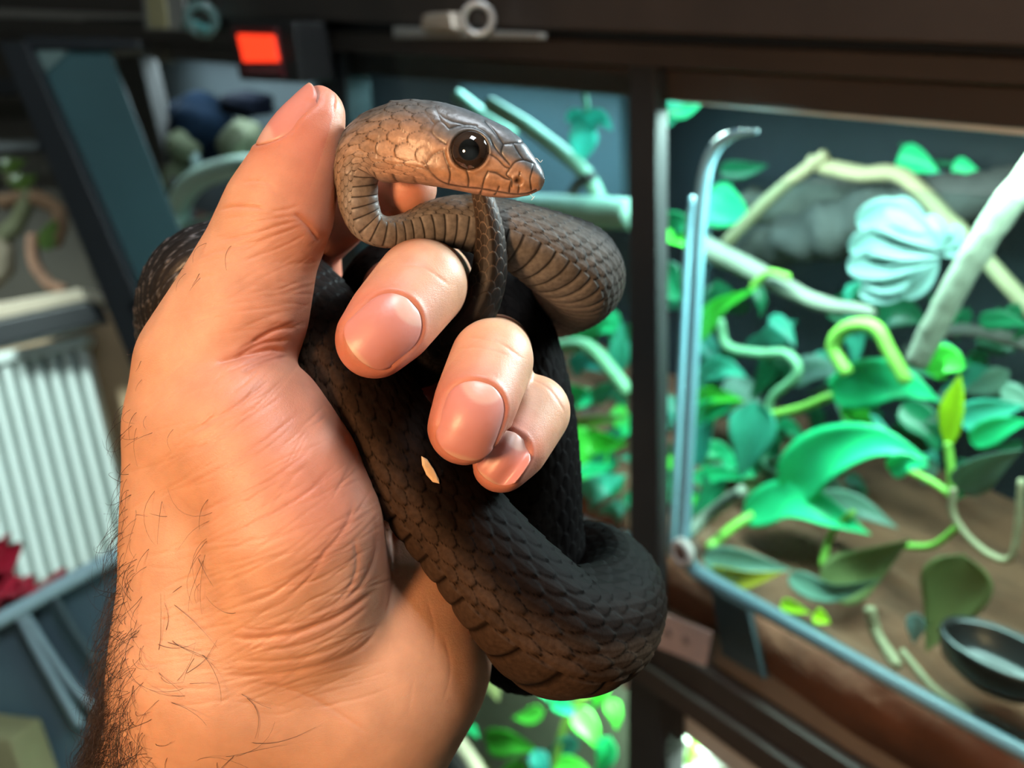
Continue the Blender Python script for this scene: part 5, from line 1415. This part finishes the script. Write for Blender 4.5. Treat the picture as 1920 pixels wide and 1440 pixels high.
# ---- eyes
k = N('snake_eye')
tc = k.new('ShaderNodeTexCoord')
sep = k.new('ShaderNodeVectorMath', operation='LENGTH')
mpn = k.new('ShaderNodeMapping'); mpn.inputs['Scale'].default_value = (1, 1, 0.0)
k.link(tc.outputs['Object'], mpn.inputs['Vector']); k.link(mpn.outputs['Vector'], sep.inputs[0])
cr = k.new('ShaderNodeValToRGB')
er = EYE_R * HD0 / FPX
mr = k.new('ShaderNodeMapRange'); mr.inputs['From Min'].default_value = 0; mr.inputs['From Max'].default_value = er
k.link(sep.outputs['Value'], mr.inputs['Value']); k.link(mr.outputs['Result'], cr.inputs['Fac'])
cr.color_ramp.elements[0].position = 0.50; cr.color_ramp.elements[0].color = (.002, .002, .002, 1)
cr.color_ramp.elements[1].position = 0.56; cr.color_ramp.elements[1].color = (.030, .018, .012, 1)
e3 = cr.color_ramp.elements.new(0.92); e3.color = (.022, .013, .009, 1)
e4 = cr.color_ramp.elements.new(1.0); e4.color = (.004, .003, .003, 1)
k.link(cr.outputs['Color'], k.b.inputs['Base Color'])
k.b.inputs['Roughness'].default_value = 0.06; k.b.inputs['Coat Weight'].default_value = 1.0; k.b.inputs['Coat Roughness'].default_value = 0.02
EYEM = k.m
hm = NH * 0 + np.argmin(np.abs(tt - th([EYE_PX])[0][0]))
Bn = Bv[hm] * near_sign
# surface point seen at the eye's place
SB = build_bvh(P.reshape(-1, 3)[:(NH + 2) * NT], Fs[:NH * NT])
d = Vector(C(EYE_PX[0], EYE_PX[1], 1)).normalized()
loc, n_, i_, t_ = SB.ray_cast(Vector((0, 0, 0)), d)
loc = np.array(loc)
mid = cen[hm]
for sgn in (1, -1):
    lat = (loc - mid) @ Bn
    c0 = loc - Bn * (loc - mid).dot(Bn) + Bn * sgn * lat
    lookd = nrm(Bn * sgn + np.array([0.10, 0.10, 0]) + T[hm] * -0.12)
    R = er * 1.16
    c0 = c0 - lookd * R * 0.62
    zax = lookd; xax = nrm(np.cross([0, 1, 0], zax)); yax = np.cross(zax, xax)
    vv = []; ff = []
    nu, nv = 40, 24
    for i in range(nv + 1):
        ph = math.pi * i / nv
        for j in range(nu):
            la = 2 * math.pi * j / nu
            vv.append((R * math.sin(ph) * math.cos(la), R * math.sin(ph) * math.sin(la), R * math.cos(ph)))
    for i in range(nv):
        for j in range(nu):
            ff.append((i * nu + j, (i + 1) * nu + j, (i + 1) * nu + (j + 1) % nu, i * nu + (j + 1) % nu))
    m = bpy.data.meshes.new('eye'); m.from_pydata(vv, [], ff); m.update()
    m.polygons.foreach_set('use_smooth', [True] * len(m.polygons)); m.materials.append(EYEM)
    eo = bpy.data.objects.new('eye', m); col.objects.link(eo)
    Wc = Vector(to_world(c0)); 
    ax = [Vector(to_world(v) - to_world(np.zeros(3))) for v in (xax, yax, zax)]
    M = Matrix((ax[0], ax[1], ax[2])).transposed().to_4x4(); M.translation = Wc
    eo.parent = snake
    eo.matrix_parent_inverse = Matrix.Translation(snake.location).inverted()
    eo.matrix_basis = M
    eo['label'] = 'large glossy black eye with round pupil'
# ------------------------------------------------------------------ pale wood shaving stuck to the snake's flank
_r0, _r1 = b_F, b_F + 700
SBV = BVHTree.FromPolygons(P2[_r0:_r1].reshape(-1, 3).tolist(), (Fs[_r0 * NT:(_r1 - 1) * NT] - _r0 * NT).tolist())
chip_px = [(790, 856), (800, 862), (812, 880), (822, 900), (823, 907), (812, 904), (800, 890), (792, 872)]
mid_chip = (806, 882)
def scast(x, y):
    d = Vector(C(x, y, 1)).normalized(); loc, n, i, t = SBV.ray_cast(Vector((0, 0, 0)), d); return np.array(loc), np.array(n)
c, cn = scast(*mid_chip)
if cn[2] > 0: cn = -cn
top, bot = [], []
for ring in (1.0, .72):
    for x, y in [(mid_chip[0] + (a_x - mid_chip[0]) * 1.1 + (a_y - mid_chip[1]) * -.06, a_y) for a_x, a_y in chip_px]:
        x2, y2 = mid_chip[0] + (x - mid_chip[0]) * ring, mid_chip[1] + (y - mid_chip[1]) * ring
        l, _ = scast(x2, y2)
        h = .0004 if ring == 1.0 else .0007
        top.append(l + cn * h)
        if ring == 1.0: bot.append(l - cn * .0001)
l, _ = scast(*mid_chip); top.append(l + cn * .00075)
nc = len(chip_px); Vc = top + bot; Fc = []
for i in range(nc):
    j = (i + 1) % nc
    Fc += [(i, j, nc + j, nc + i), (nc + i, nc + j, 2 * nc), (2 * nc + 1 + i, 2 * nc + 1 + j, j, i)]
chip = mesh_obj('wood_shaving', to_world(np.array(Vc)), [list(f) for f in Fc], simple_mat('pale_wood', (.72, .48, .26), .6, nscale=400, noise=.25), smooth=False)
tag(chip, 'pale splinter of wood stuck on the snake\'s dark flank', 'wood chip')
# bits of shed skin and lint at the snake's snout
LINT = simple_mat('shed_skin_fibre', (.70, .74, .74), .5)
def fibre(px_pts, r, label):
    P_ = catmull(np.array([C(x, y, d) for x, y, d in px_pts]), 6)
    Vv, Ff = tube_mesh(to_world(P_), np.full(len(P_), r), 5)
    tag(mesh_obj('lint_fibre', Vv, Ff, LINT), label, 'lint')
fibre([(998, 300, .186), (1006, 297, .1858), (1013, 304, .1858), (1017, 300, .1858)], .00006, 'tiny pale fibre curling above the snake\'s snout')
fibre([(994, 364, .186), (1000, 371, .186), (996, 375, .186), (1003, 368, .186)], .00006, 'tiny pale fibre hanging under the snake\'s chin')
